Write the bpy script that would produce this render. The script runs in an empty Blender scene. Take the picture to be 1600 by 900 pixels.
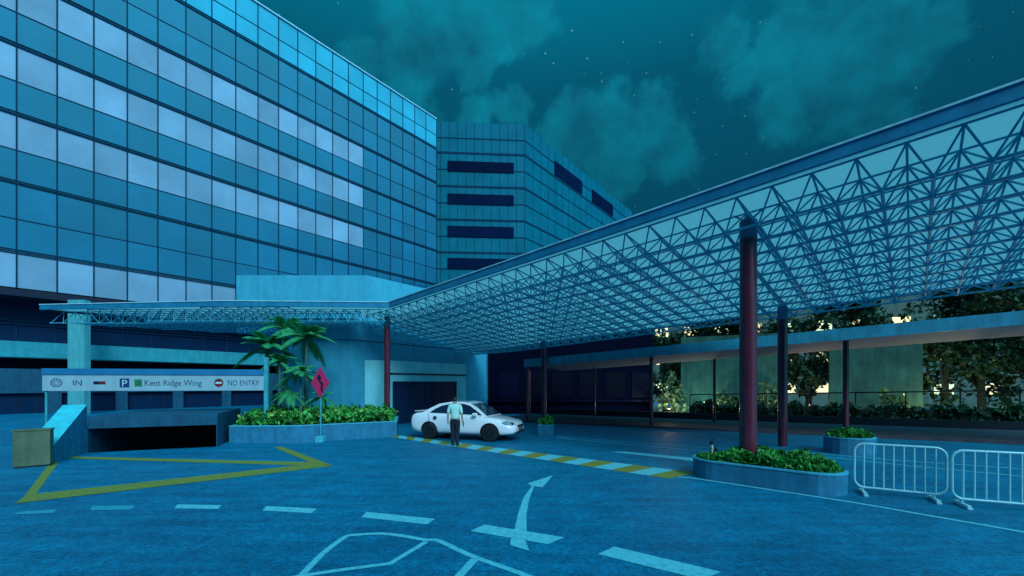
import bpy, bmesh, math, random
from mathutils import Vector, Matrix, noise as mnoise
R = math.radians
random.seed(7)
scn = bpy.context.scene
COL = scn.collection
H = 2.1            # camera height, m
F = 640.0          # focal length in photo pixels (1600 wide)
HY = 600.0         # horizon row in the photo
S = 7.0 / 6.0      # survey units -> metres

def V(x, y, z=0.0): return Vector((x * S, y * S, z * S))
def G(px, py, z=0.0):
    "ground point surveyed from a photo position"
    Y = F * H / (py - HY)
    return Vector(((px - 800) / F * Y, Y, z))
def pxof(p): return (800 + F * p[0] / p[1], HY - F * (p[2] - H) / p[1])

# ------------------------------------------------------------------ tagging
def tag(o, label=None, cat=None, group=None, kind=None):
    if label: o['label'] = label
    if cat: o['category'] = cat
    if group: o['group'] = group
    if kind: o['kind'] = kind
    return o
def empty(name, loc=(0, 0, 0), rz=0.0, label=None, cat=None, group=None):
    o = bpy.data.objects.new(name, None); COL.objects.link(o)
    o.location = loc; o.rotation_euler = (0, 0, rz); o.empty_display_size = 0.2
    return tag(o, label, cat, group)
def copy_tree(o, parent=None):
    c = o.copy(); COL.objects.link(c); c.parent = parent
    for ch in list(o.children): copy_tree(ch, c)
    return c

# ------------------------------------------------------------------ mesh builder
class MB:
    def __init__(self): self.v = []; self.f = []; self.mi = []; self.cur = 0
    def add(self, vs, fs):
        n = len(self.v); self.v += [tuple(p) for p in vs]
        for f in fs: self.f.append([n + i for i in f]); self.mi.append(self.cur)
    def poly(self, pts): self.add(pts, [list(range(len(pts)))])
    def box(self, lo, hi):
        x0, y0, z0 = lo; x1, y1, z1 = hi
        self.add([(x0,y0,z0),(x1,y0,z0),(x1,y1,z0),(x0,y1,z0),(x0,y0,z1),(x1,y0,z1),(x1,y1,z1),(x0,y1,z1)],
                 [(0,3,2,1),(4,5,6,7),(0,1,5,4),(1,2,6,5),(2,3,7,6),(3,0,4,7)])
    def obox(self, o, ax, ay, az):
        "box from corner o along the three edge vectors"
        o, ax, ay, az = map(Vector, (o, ax, ay, az))
        p = [o, o+ax, o+ax+ay, o+ay]; p += [q + az for q in p]
        fs = [(0,3,2,1),(4,5,6,7),(0,1,5,4),(1,2,6,5),(2,3,7,6),(3,0,4,7)]
        if ax.cross(ay).dot(az) < 0: fs = [tuple(reversed(f)) for f in fs]
        self.add(p, fs)
    def prism(self, pts, z0, z1):
        "vertical prism over an XY polygon; z may be callables"
        a = sum(pts[i][0]*pts[(i+1) % len(pts)][1]-pts[(i+1) % len(pts)][0]*pts[i][1] for i in range(len(pts)))
        if a < 0: pts = list(reversed(pts))
        n = len(pts); g0 = z0 if callable(z0) else (lambda p: z0); g1 = z1 if callable(z1) else (lambda p: z1)
        vs = [(p[0], p[1], g0(p)) for p in pts] + [(p[0], p[1], g1(p)) for p in pts]
        self.add(vs, [tuple(reversed(range(n))), tuple(range(n, 2*n))] + [(i, (i+1) % n, n+(i+1) % n, n+i) for i in range(n)])
    def tube(self, a, b, r, r2=None, n=6, cap=True):
        a, b = Vector(a), Vector(b); d = b - a
        if d.length < 1e-6: return
        r2 = r if r2 is None else r2
        d.normalize(); up = Vector((0,0,1)) if abs(d.z) < .95 else Vector((1,0,0))
        u = d.cross(up).normalized(); w = d.cross(u).normalized()
        vs = []
        for c, rr in ((a, r), (b, r2)):
            for i in range(n):
                t = 2*math.pi*i/n; vs.append(c + u*math.cos(t)*rr - w*math.sin(t)*rr)
        fs = [(i, (i+1) % n, n+(i+1) % n, n+i) for i in range(n)]
        if cap: fs += [tuple(reversed(range(n))), tuple(range(n, 2*n))]
        self.add(vs, fs)
    def path(self, pts, r, n=8, closed=False):
        pts = [Vector(p) for p in pts]; m = len(pts); rings = []
        for i, p in enumerate(pts):
            if closed: d = pts[(i+1) % m] - pts[i-1]
            else: d = pts[min(i+1, m-1)] - pts[max(i-1, 0)]
            d.normalize(); up = Vector((0,0,1)) if abs(d.z) < .9 else Vector((0,1,0))
            if closed: up = getattr(self, 'up', up)
            u = d.cross(up).normalized(); w = d.cross(u).normalized()
            rr = r[i] if isinstance(r, (list, tuple)) else r
            rings.append([p + u*math.cos(2*math.pi*k/n)*rr + w*math.sin(2*math.pi*k/n)*rr for k in range(n)])
        vs = [q for g in rings for q in g]; fs = []
        for i in range(m if closed else m-1):
            j = (i+1) % m
            fs += [(i*n+k, i*n+(k+1) % n, j*n+(k+1) % n, j*n+k) for k in range(n)]
        if not closed: fs += [tuple(reversed(range(n))), tuple(range((m-1)*n, m*n))]
        self.add(vs, fs)
    def lathe(self, c, prof, n=20, axis='z'):
        vs = []; m = len(prof)
        for (r, h) in prof:
            for k in range(n):
                t = 2*math.pi*k/n; x, y = r*math.cos(t), r*math.sin(t)
                q = (x, y, h) if axis == 'z' else (x, h, y)
                vs.append((c[0]+q[0], c[1]+q[1], c[2]+q[2]))
        fs = []
        for i in range(m-1):
            for k in range(n):
                f = (i*n+k, i*n+(k+1) % n, (i+1)*n+(k+1) % n, (i+1)*n+k)
                fs.append(f if axis == 'z' else tuple(reversed(f)))
        e0, e1 = tuple(reversed(range(n))), tuple(range((m-1)*n, m*n))
        fs += [e0, e1] if axis == 'z' else [tuple(reversed(e0)), tuple(reversed(e1))]
        self.add(vs, fs)
    def build(self, name, mats, parent=None, smooth=False, bevel=0.0, kind=None, loc=None):
        me = bpy.data.meshes.new(name)
        me.from_pydata(self.v, [], self.f); me.validate()
        ms = mats if isinstance(mats, (list, tuple)) else [mats]
        for m in ms: me.materials.append(m)
        if len(ms) > 1:
            for p, i in zip(me.polygons, self.mi): p.material_index = i
        if smooth:
            me.polygons.foreach_set('use_smooth', [True]*len(me.polygons))
            try: me.set_sharp_from_angle(angle=R(40))
            except Exception: pass
        o = bpy.data.objects.new(name, me); COL.objects.link(o)
        if parent: o.parent = parent
        if loc: o.location = loc
        if bevel > 0:
            b = o.modifiers.new('edge', 'BEVEL'); b.width = bevel; b.segments = 2; b.limit_method = 'ANGLE'; b.angle_limit = R(40)
        if kind: o['kind'] = kind
        return o
def ev_mesh(o):
    dg = bpy.context.evaluated_depsgraph_get(); dg.update()
    return bpy.data.meshes.new_from_object(o.evaluated_get(dg))

# ------------------------------------------------------------------ materials
def nt(name):
    m = bpy.data.materials.new(name); m.use_nodes = True
    t = m.node_tree; b = t.nodes['Principled BSDF']
    return m, t, b
def N(t, typ, **kw):
    n = t.nodes.new(typ)
    for k, v in kw.items():
        if hasattr(n, k): setattr(n, k, v)
        else: n.inputs[k].default_value = v
    return n
def mat(name, col, rough=.6, metal=0.0, scale=6.0, amt=.18, spec=.5, bump=0.0, col2=None, isl=0.0, dirt=0.0, coat=0.0, detail=5.0):
    m, t, b = nt(name); L = t.links.new
    b.inputs['Roughness'].default_value = rough; b.inputs['Metallic'].default_value = metal
    b.inputs['Specular IOR Level'].default_value = spec; b.inputs['Coat Weight'].default_value = coat
    tc = N(t, 'ShaderNodeTexCoord')
    nz = N(t, 'ShaderNodeTexNoise', Scale=scale, Detail=detail, Roughness=.6); L(tc.outputs['Object'], nz.inputs['Vector'])
    c2 = col2 or tuple(min(1, c*(1-amt*1.5)) for c in col); c1 = tuple(min(1, c*(1+amt)) for c in col)
    rp = N(t, 'ShaderNodeValToRGB'); rp.color_ramp.elements[0].position = .3; rp.color_ramp.elements[1].position = .7
    rp.color_ramp.elements[0].color = (*c2, 1); rp.color_ramp.elements[1].color = (*c1, 1)
    L(nz.outputs['Fac'], rp.inputs['Fac']); out = rp.outputs['Color']
    if isl > 0:
        ge = N(t, 'ShaderNodeNewGeometry'); ob = N(t, 'ShaderNodeObjectInfo')
        ad = N(t, 'ShaderNodeMath', operation='ADD'); fr = N(t, 'ShaderNodeMath', operation='FRACT')
        L(ge.outputs['Random Per Island'], ad.inputs[0]); L(ob.outputs['Random'], ad.inputs[1]); L(ad.outputs[0], fr.inputs[0])
        mr = N(t, 'ShaderNodeMapRange'); mr.inputs['To Min'].default_value = 1-isl; mr.inputs['To Max'].default_value = 1+isl
        L(fr.outputs[0], mr.inputs['Value'])
        mx = N(t, 'ShaderNodeMixRGB', blend_type='MULTIPLY'); mx.inputs['Fac'].default_value = 1
        L(out, mx.inputs[1]); L(mr.outputs[0], mx.inputs[2]); out = mx.outputs[0]
    if dirt > 0:
        mp = N(t, 'ShaderNodeMapping'); mp.inputs['Scale'].default_value = (3, 3, .35); L(tc.outputs['Object'], mp.inputs['Vector'])
        n2 = N(t, 'ShaderNodeTexNoise', Scale=1.6, Detail=6, Roughness=.7); L(mp.outputs[0], n2.inputs['Vector'])
        r2 = N(t, 'ShaderNodeValToRGB'); r2.color_ramp.elements[0].position = .35; r2.color_ramp.elements[1].position = .62
        r2.color_ramp.elements[0].color = (1-dirt,)*3 + (1,); L(n2.outputs['Fac'], r2.inputs['Fac'])
        mx = N(t, 'ShaderNodeMixRGB', blend_type='MULTIPLY'); mx.inputs['Fac'].default_value = 1
        L(out, mx.inputs[1]); L(r2.outputs[0], mx.inputs[2]); out = mx.outputs[0]
    L(out, b.inputs['Base Color'])
    if bump > 0:
        bp = N(t, 'ShaderNodeBump'); bp.inputs['Strength'].default_value = bump; bp.inputs['Distance'].default_value = .02
        L(nz.outputs['Fac'], bp.inputs['Height']); L(bp.outputs[0], b.inputs['Normal'])
    return m
def emit(name, col, strength):
    m, t, b = nt(name)
    b.inputs['Base Color'].default_value = (*col, 1); b.inputs['Emission Color'].default_value = (*col, 1)
    b.inputs['Emission Strength'].default_value = strength
    nz = N(t, 'ShaderNodeTexNoise', Scale=2.0); tc = N(t, 'ShaderNodeTexCoord'); t.links.new(tc.outputs['Object'], nz.inputs['Vector'])
    mr = N(t, 'ShaderNodeMapRange'); mr.inputs['To Min'].default_value = strength*.6; mr.inputs['To Max'].default_value = strength*1.4
    t.links.new(nz.outputs['Fac'], mr.inputs['Value']); t.links.new(mr.outputs[0], b.inputs['Emission Strength'])
    return m
def glassmat(name, col, rough=.12, isl=.12, spec=.8, wob=.02):
    m, t, b = nt(name); L = t.links.new
    mm = mat(name + '_tmp', col, rough, 0, .35, .12, spec, 0, None, isl); bpy.data.materials.remove(m)
    mm.name = name; t = mm.node_tree; b = t.nodes['Principled BSDF']
    tc = N(t, 'ShaderNodeTexCoord'); nz = N(t, 'ShaderNodeTexNoise', Scale=.5, Detail=2.0)
    t.links.new(tc.outputs['Object'], nz.inputs['Vector'])
    bp = N(t, 'ShaderNodeBump'); bp.inputs['Strength'].default_value = wob; bp.inputs['Distance'].default_value = .3
    t.links.new(nz.outputs['Fac'], bp.inputs['Height']); t.links.new(bp.outputs[0], b.inputs['Normal'])
    return mm
def leafmat(name, col, isl=.5, rough=.5):
    m = mat(name, col, rough, 0, 3.0, .25, .4, 0, None, isl)
    t = m.node_tree; b = t.nodes['Principled BSDF']; out = t.nodes['Material Output']
    tr = N(t, 'ShaderNodeBsdfTranslucent'); mx = N(t, 'ShaderNodeMixShader'); mx.inputs[0].default_value = .25
    src = b.inputs['Base Color'].links[0].from_socket; t.links.new(src, tr.inputs['Color'])
    t.links.new(b.outputs[0], mx.inputs[1]); t.links.new(tr.outputs[0], mx.inputs[2]); t.links.new(mx.outputs[0], out.inputs['Surface'])
    return m

M = {}
def asphalt():
    m, t, b = nt('asphalt'); L = t.links.new
    tc = N(t, 'ShaderNodeTexCoord')
    def noise(sc, de, ro, c0, c1, p0=.3, p1=.7, stretch=None):
        n = N(t, 'ShaderNodeTexNoise', Scale=sc, Detail=de, Roughness=ro)
        if stretch:
            mp = N(t, 'ShaderNodeMapping'); mp.inputs['Scale'].default_value = stretch; L(tc.outputs['Object'], mp.inputs['Vector']); L(mp.outputs[0], n.inputs['Vector'])
        else: L(tc.outputs['Object'], n.inputs['Vector'])
        r = N(t, 'ShaderNodeValToRGB'); r.color_ramp.elements[0].position = p0; r.color_ramp.elements[1].position = p1
        r.color_ramp.elements[0].color = (*c0, 1); r.color_ramp.elements[1].color = (*c1, 1); L(n.outputs['Fac'], r.inputs['Fac']); return r.outputs[0], n
    out, _ = noise(.35, 6, .6, (.0010, .115, .235), (.0014, .19, .345))
    _, grain = noise(34, 3, .7, (1,1,1), (1,1,1))
    for c_ in (noise(34, 3, .7, (.5,.5,.52), (1.5,1.5,1.45)), noise(11, 4, .7, (.62,.62,.64), (1.4,1.4,1.36), .32, .68), noise(2.2, 6, .7, (.72,.72,.75), (1.2,1.2,1.18)),
               noise(.9, 8, .75, (.72,.74,.77), (1,1,1), .30, .42), noise(1.1, 4, .6, (.82,.82,.84), (1.08,1.08,1.08), .4, .6, (.35, 3.0, 1))):
        x = N(t, 'ShaderNodeMixRGB', blend_type='MULTIPLY'); x.inputs['Fac'].default_value = 1; L(out, x.inputs[1]); L(c_[0], x.inputs[2]); out = x.outputs[0]
    # fine cracks
    vo = N(t, 'ShaderNodeTexVoronoi', Scale=.55, feature='DISTANCE_TO_EDGE'); wn = N(t, 'ShaderNodeTexNoise', Scale=2.5, Detail=6)
    ad = N(t, 'ShaderNodeMixRGB', blend_type='ADD'); ad.inputs['Fac'].default_value = .5; L(tc.outputs['Object'], wn.inputs['Vector']); L(tc.outputs['Object'], ad.inputs[1]); L(wn.outputs['Color'], ad.inputs[2]); L(ad.outputs[0], vo.inputs['Vector'])
    mr = N(t, 'ShaderNodeMapRange'); mr.inputs['From Max'].default_value = .012; mr.inputs['To Min'].default_value = .8; L(vo.outputs['Distance'], mr.inputs['Value'])
    x = N(t, 'ShaderNodeMixRGB', blend_type='MULTIPLY'); x.inputs['Fac'].default_value = 1; L(out, x.inputs[1]); L(mr.outputs[0], x.inputs[2]); out = x.outputs[0]
    L(out, b.inputs['Base Color']); b.inputs['Roughness'].default_value = .58; b.inputs['Specular IOR Level'].default_value = .6
    b.inputs['Specular Tint'].default_value = (.25, .85, 1, 1)
    bp = N(t, 'ShaderNodeBump'); bp.inputs['Strength'].default_value = .45; bp.inputs['Distance'].default_value = .012
    L(grain.outputs['Fac'], bp.inputs['Height']); L(bp.outputs[0], b.inputs['Normal'])
    return m
M['asphalt'] = asphalt()
def paint(name, col):
    m = mat(name, col, .6, 0, 14, .14, .3, .2)
    # worn away in places: lets the asphalt colour through
    t = m.node_tree; b = t.nodes['Principled BSDF']; src = b.inputs['Base Color'].links[0].from_socket
    tc = N(t, 'ShaderNodeTexCoord'); nz = N(t, 'ShaderNodeTexNoise', Scale=9, Detail=8, Roughness=.75); t.links.new(tc.outputs['Object'], nz.inputs['Vector'])
    rp = N(t, 'ShaderNodeValToRGB'); rp.color_ramp.elements[0].position = .36; rp.color_ramp.elements[1].position = .46
    t.links.new(nz.outputs['Fac'], rp.inputs['Fac'])
    mx = N(t, 'ShaderNodeMixRGB'); mx.inputs[1].default_value = (col[0]*.45, .04+col[1]*.5, .10+col[2]*.45, 1)
    t.links.new(rp.outputs[0], mx.inputs['Fac']); t.links.new(src, mx.inputs[2]); t.links.new(mx.outputs[0], b.inputs['Base Color'])
    return m
M['white_paint'] = paint('white_road_paint', (.14, .54, .64))
M['faded_paint'] = paint('faded_road_paint', (.04, .33, .46))
M['yellow_paint'] = paint('yellow_road_paint', (.27, .25, .035))
M['glass_dark'] = glassmat('blue_tower_glass', (.002, .105, .215), .10, .20, .8, .05)
M['glass_dark'].node_tree.nodes['Principled BSDF'].inputs['IOR'].default_value = 1.68
M['glass_pale'] = glassmat('pale_blind_glass', (.26, .36, .51), .25, .2, .4, .06)
M['glass_top'] = glassmat('parapet_sky_reflection_glass', (.03, .38, .56), .16, .12)  # cyan sky reflection of the top band put into the glass colour
M['mullion'] = mat('mullion_metal', (.002, .035, .085), .75, 0, 4, .1, .1)
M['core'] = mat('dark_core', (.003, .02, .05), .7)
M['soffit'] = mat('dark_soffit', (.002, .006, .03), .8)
M['lowglass'] = glassmat('shopfront_glass', (.002, .018, .06), .4, .25, .12)
M['teal_conc'] = mat('teal_painted_concrete', (.03, .34, .42), .75, 0, 3, .1, .3, .1, dirt=.25)
M['pale_conc'] = mat('pale_painted_concrete', (.10, .42, .46), .75, 0, 3, .08, .3, .1, dirt=.2)
M['ledge'] = mat('blue_painted_wall', (.008, .09, .17), .75, 0, 3, .15, .3, .1, dirt=.3)
M['lit_top_conc'] = mat('lit_top_concrete', (.05, .55, .66), .7, 0, 4, .1, .3, .1, dirt=.2)  # wing wall top: the light falling on it is put into the colour
M['porch'] = mat('porch_render', (.03, .30, .46), .7, 0, 2, .08, .3, .06, dirt=.18)
M['porch_light'] = mat('porch_light_render', (.22, .66, .76), .7, 0, 2, .06, .3, .06, dirt=.12)
M['upper'] = mat('upper_block_render', (.06, .40, .56), .7, 0, 1.5, .08, .3, .06, dirt=.15)
M['green_glass'] = glassmat('green_tower_glass', (.001, .135, .20), .65, .15, .08)
M['strip'] = glassmat('dark_strip_glass', (.0005, .008, .04), .75, .3, .05)
M['roofpan'] = None
M['fascia'] = mat('fascia_metal', (.02, .27, .48), .45, .2, 2, .12, .5, dirt=.2)
M['edge'] = mat('pale_edge_trim', (.42, .72, .85), .4)
M['steel'] = mat('blue_truss_steel', (.06, .40, .56), .45, .2, 5, .15)
M['redcol'] = mat('maroon_column_paint', (.15, .020, .045), .3, .1, 3, .15, .6, coat=.3, dirt=.15)
M['capsteel'] = mat('grey_column_cap', (.03, .14, .24), .5, .2)
M['walkroof'] = mat('walkway_roof_metal', (.025, .27, .40), .55, .1, 2, .15, .4, dirt=.3)
M['walkunder'] = mat('walkway_soffit', (.30, .30, .36), .8, 0, 2, .1)
M['brownpave'] = mat('brown_paving', (.075, .055, .075), .7, 0, 3, .3, .3, .2)
M['kerb'] = mat('kerb_stone', (.004, .012, .022), .8, 0, 4, .2, .3, .2)
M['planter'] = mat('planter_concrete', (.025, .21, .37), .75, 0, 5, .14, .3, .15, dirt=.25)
M['planter_rim'] = mat('planter_rim', (.06, .42, .56), .75, 0, 5, .14, .3, .15)  # planter concrete made lighter: light on the rim put into the colour
M['soil'] = mat('soil', (.012, .016, .012), .9, 0, 10, .4)
M['leaf'] = leafmat('hedge_leaf', (.06, .34, .06), .85)
M['leaf_dark'] = leafmat('dark_hedge_leaf', (.012, .06, .025), .7)
M['leaf_wall'] = leafmat('wall_shrub_leaf', (.10, .17, .07), .6)
M['leaf_yel'] = leafmat('yellow_green_leaf', (.45, .62, .10))
M['palm'] = leafmat('palm_frond', (.05, .38, .15), .3)
M['trunk'] = mat('palm_trunk', (.05, .15, .15), .85, 0, 12, .3, .2, .4)
M['bark'] = mat('bark', (.02, .03, .03), .9, 0, 10, .3, .2, .5)
M['treeleaf'] = leafmat('tree_leaf', (.012, .042, .014), .6)
M['carwhite'] = mat('white_car_paint', (.90, .84, .93), .22, 0, 1, .02, .5, coat=.8)
M['carglass'] = mat('car_glass', (.008, .02, .05), .05, 0, 2, .1, .8)
M['black'] = mat('black_trim', (.006, .009, .016), .5)
M['tyre'] = mat('tyre_rubber', (.008, .009, .012), .8, 0, 20, .2)
M['rim'] = mat('alloy_rim', (.06, .07, .09), .35, .7)
M['lamp'] = mat('headlamp_lens', (.25, .38, .42), .08, 0, 8, .2, .9)
M['tail'] = mat('tail_lamp_lens', (.25, .02, .03), .15, 0, 8, .2, .8)
M['seam'] = mat('panel_gap', (.04, .07, .11), .6)
M['skin'] = mat('skin', (.42, .33, .26), .55, 0, 8, .06)
M['shirt'] = mat('mint_shirt', (.50, .78, .72), .8, 0, 9, .06, .3, .15)
M['trouser'] = mat('dark_trousers', (.005, .012, .03), .85, 0, 9, .2)
M['hair'] = mat('black_hair', (.006, .006, .012), .55, 0, 30, .3)
M['barrier'] = mat('white_barrier_tube', (.36, .68, .76), .4, .1, 9, .08, .5)
M['signpale'] = mat('pale_sign_board', (.34, .48, .56), .6, 0, 2, .06, .4, dirt=.12)
M['signblue'] = mat('blue_sign_rail', (.012, .17, .36), .5, 0, 2, .1)
M['navy'] = mat('navy_lettering', (.012, .05, .14), .6)
M['pblue'] = mat('parking_blue', (.006, .04, .16), .5)
M['pgreen'] = mat('level_green', (.03, .22, .07), .5)
M['signred'] = mat('sign_red', (.20, .012, .03), .5)
M['white'] = mat('sign_white', (.55, .68, .74), .5)
M['orange'] = mat('sign_red_diamond', (.60, .02, .11), .45, 0, 4, .1)
M['post'] = mat('teal_post', (.05, .36, .42), .5, .1)
M['tan'] = mat('tan_cabinet', (.13, .16, .10), .7, 0, 3, .12, .3, .1, dirt=.25)
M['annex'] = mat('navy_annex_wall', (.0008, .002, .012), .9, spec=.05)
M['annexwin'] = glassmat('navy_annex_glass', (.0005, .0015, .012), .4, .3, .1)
M['fence'] = mat('dark_rail', (.002, .006, .01), .9, spec=.1)
M['palewall'] = mat('pale_green_wall', (.022, .095, .08), .85, 0, 1.2, .25, .3, .1, dirt=.35)
M['lit_warm'] = emit('warm_lit_window', (1.0, .76, .38), 1.0)
M['lit_cool'] = emit('pale_lit_window', (.80, .85, .48), .8)
M['farwall'] = mat('far_building_wall', (.10, .14, .12), .8, 0, 1.5, .2)
M['bulb'] = emit('lamp_glow', (1.0, .85, .65), 8.0)
M['catblack'] = mat('black_fur', (.006, .006, .008), .9, 0, 40, .3)
M['catwhite'] = mat('white_fur', (.55, .62, .62), .9, 0, 40, .1)
def roof_mat():
    m = mat('translucent_roof_sheet', (.20, .46, .54), .5, 0, 1.2, .10, .3)
    t = m.node_tree; b = t.nodes['Principled BSDF']; out = t.nodes['Material Output']
    tr = N(t, 'ShaderNodeBsdfTranslucent'); tr.inputs['Color'].default_value = (.52, .74, .77, 1)
    mx = N(t, 'ShaderNodeMixShader'); mx.inputs[0].default_value = .75
    t.links.new(b.outputs[0], mx.inputs[1]); t.links.new(tr.outputs[0], mx.inputs[2])
    tp = N(t, 'ShaderNodeBsdfTransparent'); tp.inputs['Color'].default_value = (.85, .97, 1, 1)
    m2 = N(t, 'ShaderNodeMixShader'); m2.inputs[0].default_value = .10
    t.links.new(mx.outputs[0], m2.inputs[1]); t.links.new(tp.outputs[0], m2.inputs[2]); t.links.new(m2.outputs[0], out.inputs['Surface'])
    return m
M['roofpan'] = roof_mat()

# ------------------------------------------------------------------ ground with the ramp opening
R0, R1 = G(137, 707.5), G(338, 697.8)
rd = (R1 - R0).normalized(); rn = Vector((-rd.y, rd.x, 0))
R0b, R1b = R0 + rn*3.3, R1 + rn*3.3
bg = MB()
o4 = [Vector((-900, -300, 0)), Vector((900, -300, 0)), Vector((900, 1500, 0)), Vector((-900, 1500, 0))]
i4 = [R0, R1, R1b, R0b]
bg.add(o4 + i4, [(0,1,5,4),(1,2,6,5),(2,3,7,6),(3,0,4,7)])
tag(bg.build('ground', M['asphalt']), kind='structure')

def marking(name, polys, m, z=.004):
    b = MB()
    for pl in polys:
        pts = [Vector((p.x, p.y, z)) for p in pl]
        a = sum(pts[i].x*pts[(i+1) % len(pts)].y-pts[(i+1) % len(pts)].x*pts[i].y for i in range(len(pts)))
        b.poly(pts if a > 0 else pts[::-1])
    o = b.build(name, m); tag(o, kind='structure'); return o
def GP(l): return [G(*p) for p in l]
def stroke(pts, w):
    "mitred ribbon along ground points -> list of quads"
    L_, R_ = [], []
    for i, p in enumerate(pts):
        d = (pts[min(i+1, len(pts)-1)] - pts[max(i-1, 0)]).normalized(); n = Vector((-d.y, d.x, 0))
        L_.append(p + n*w/2); R_.append(p - n*w/2)
    return [[L_[i], R_[i], R_[i+1], L_[i+1]] for i in range(len(pts)-1)]
def smoothed(pts, n=4):
    out = []
    for i in range(len(pts)-1):
        p0, p1, p2, p3 = pts[max(i-1, 0)], pts[i], pts[i+1], pts[min(i+2, len(pts)-1)]
        for k in range(n):
            t = k/n
            out.append(.5*((2*p1)+(p2-p0)*t+(2*p0-5*p1+4*p2-p3)*t*t+(3*p1-p0-3*p2+p3)*t**3))
    return out + [pts[-1]]
for l, mk in (([(22,804),(30,800),(90,796),(82,802)], 'faded_paint'), ([(141,797.5),(145,791),(212,790),(205,796.5)], 'faded_paint'),
          ([(273,794.5),(277,788.5),(346,789.5),(341,795.5)], 'white_paint'), ([(410,798),(416,791),(495,795),(487,802)], 'white_paint'),
          ([(564.5,808.5),(573,800),(680,811),(667.6,819.6)], 'white_paint'), ([(735,830),(757,820),(882,840),(856,850.6)], 'white_paint'),
          ([(934,866),(960,854.5),(1127,894),(1096,906)], 'white_paint')):
    marking('road_marking', [GP(l)], M[mk])
marking('road_marking', [GP([(797,849),(798,853),(827,862),(821,845),(823,830),(804,827),(799.6,838)]), GP([(804,827),(823,830),(822.5,805),(809,805)]),
    GP([(809,805),(822.5,805),(827,780),(817.5,779)]), GP([(817.5,779),(827,780),(834.6,761),(831,760)]), GP([(824,756),(831,760),(848,762),(864,743)])], M['white_paint'], .008)
outer = GP([(440,930),(474,896),(507,863),(540,839),(556,836),(592,834),(625,837),(666,844),(685,845),(735,868),(826,901),(900,935)])
marking('road_marking', stroke(smoothed(outer), .085), M['white_paint'])
marking('road_marking', stroke(GP([(666,847),(610,881),(526,892),(455,903)]), .08), M['white_paint'], .006)
marking('road_marking', stroke(GP([(742,874),(718,900),(690,935)]), .10), M['white_paint'], .006)
marking('road_marking', [GP([(22,787.5),(42,773.5),(465,727.5),(492,723),(520,728.5)]), ], M['yellow_paint'], .008)
marking('road_marking', [GP([(88,716),(95,713),(492,722.5),(470,727.5)])], M['yellow_paint'], .006)
marking('road_marking', [GP([(84,716),(97,715.5),(54,775),(36,778)])], M['yellow_paint'], .004)
marking('road_marking', [GP([(427,699),(441,698.5),(518,727),(487,724)])], M['yellow_paint'], .010)
# kerbside strip in white and yellow blocks
A0, A1, B0, B1 = G(612,679), G(1090,739), G(612,683), G(1045,748)
nb = 23; ws, ys = [], []
for i in range(nb):
    t0, t1 = i/nb, (i+1)/nb
    q = [A0.lerp(A1, t0), A0.lerp(A1, t1), B0.lerp(B1, t1), B0.lerp(B1, t0)]
    (ys if i % 2 == 0 else ws).append(q)
marking('road_marking', ws, M['white_paint']); marking('road_marking', ys, M['yellow_paint'])
marking('road_marking', [GP([(952,706),(975,705.5),(1120,719),(1120,724.5)])], M['white_paint'])
marking('road_marking', stroke(smoothed(GP([(870,682),(1000,692),(1100,699),(1280,709),(1400,719),(1600,733),(1700,740)])), .085), M['white_paint'])
marking('road_marking', stroke(smoothed(GP([(870,684.5),(1000,696),(1100,705),(1280,714),(1400,726),(1600,745),(1700,756)])), .085), M['white_paint'], .006)
marking('road_marking', stroke(smoothed(GP([(1060,745),(1100,750),(1200,765),(1330,785),(1440,804),(1600,832),(1750,860)])), .09), M['white_paint'], .006)

# ------------------------------------------------------------------ main glass tower
e = Vector((.8125, 1, 0)).normalized(); nrm = Vector((e.y, -e.x, 0))
O = V(-28.4, 22.7)
def fp(a, z, off=0.0): return O + e*a + nrm*off + Vector((0, 0, z))
tower = empty('office_tower', O, 0, 'tall glass office tower with pale window bands beside the forecourt', 'office tower')
tower.location = (0, 0, 0)
a_end = 31.3*S; bay = 1.535*S; ncol = 25; a0 = a_end - ncol*bay
zl = [z*S for z in (9.28, 13.18, 17.07, 20.97, 24.87, 28.77, 32.15)]; zb = 7.23*S
c = MB(); c.obox(fp(a0, zb, -.12), e*(a_end-a0), -nrm*22, Vector((0, 0, zl[-1]-zb-.02))); c.build('core', M['core'], tower)
panels = []
rows = [(zb, zl[0], 'F')]
for i in range(6):
    mid = zl[i] + (zl[i+1]-zl[i])*(.475 if i < 5 else .46)
    rows += [(zl[i], mid, 'l%d' % i), (mid, zl[i+1], 'u%d' % i)]
for j in range(ncol):
    p0, p1 = a0 + j*bay, a0 + (j+1)*bay
    for z0, z1, tg in rows:
        pale = tg == 'F' and j < 19 or tg in ('u1', 'u2', 'u3') and j < 19
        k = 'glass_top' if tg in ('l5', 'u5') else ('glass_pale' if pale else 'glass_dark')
        q = [pxof(fp(a, z)) for a, z in ((p0, z0), (p1, z0), (p1, z1), (p0, z1))]
        vis = all(fp(a, 0).y > 3 for a in (p0, p1)) and max(x[0] for x in q) > 0 and min(x[1] for x in q) < 470 and max(x[1] for x in q) > 0
        ar = abs(sum(q[i][0]*q[(i+1) % 4][1]-q[(i+1) % 4][0]*q[i][1] for i in range(4)))/2 if vis else 0
        if vis:   # area inside the frame, roughly
            ar *= min(1, max(.0, (min(1600, max(x[0] for x in q)) - max(0, min(x[0] for x in q)))/(max(x[0] for x in q)-min(x[0] for x in q))))
        panels.append((ar, k, p0, p1, z0, z1))
panels.sort(key=lambda x: -x[0])
def panel(mb, p0, p1, z0, z1):
    g = .035; tx, tz = random.uniform(-.004, .004), random.uniform(-.004, .004)
    mb.obox(fp(p0+g, z0+g, -.10), e*(p1-p0-2*g), nrm*(.08+tx), Vector((0, 0, z1-z0-2*g)) + nrm*tz)
rest = {}
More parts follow.
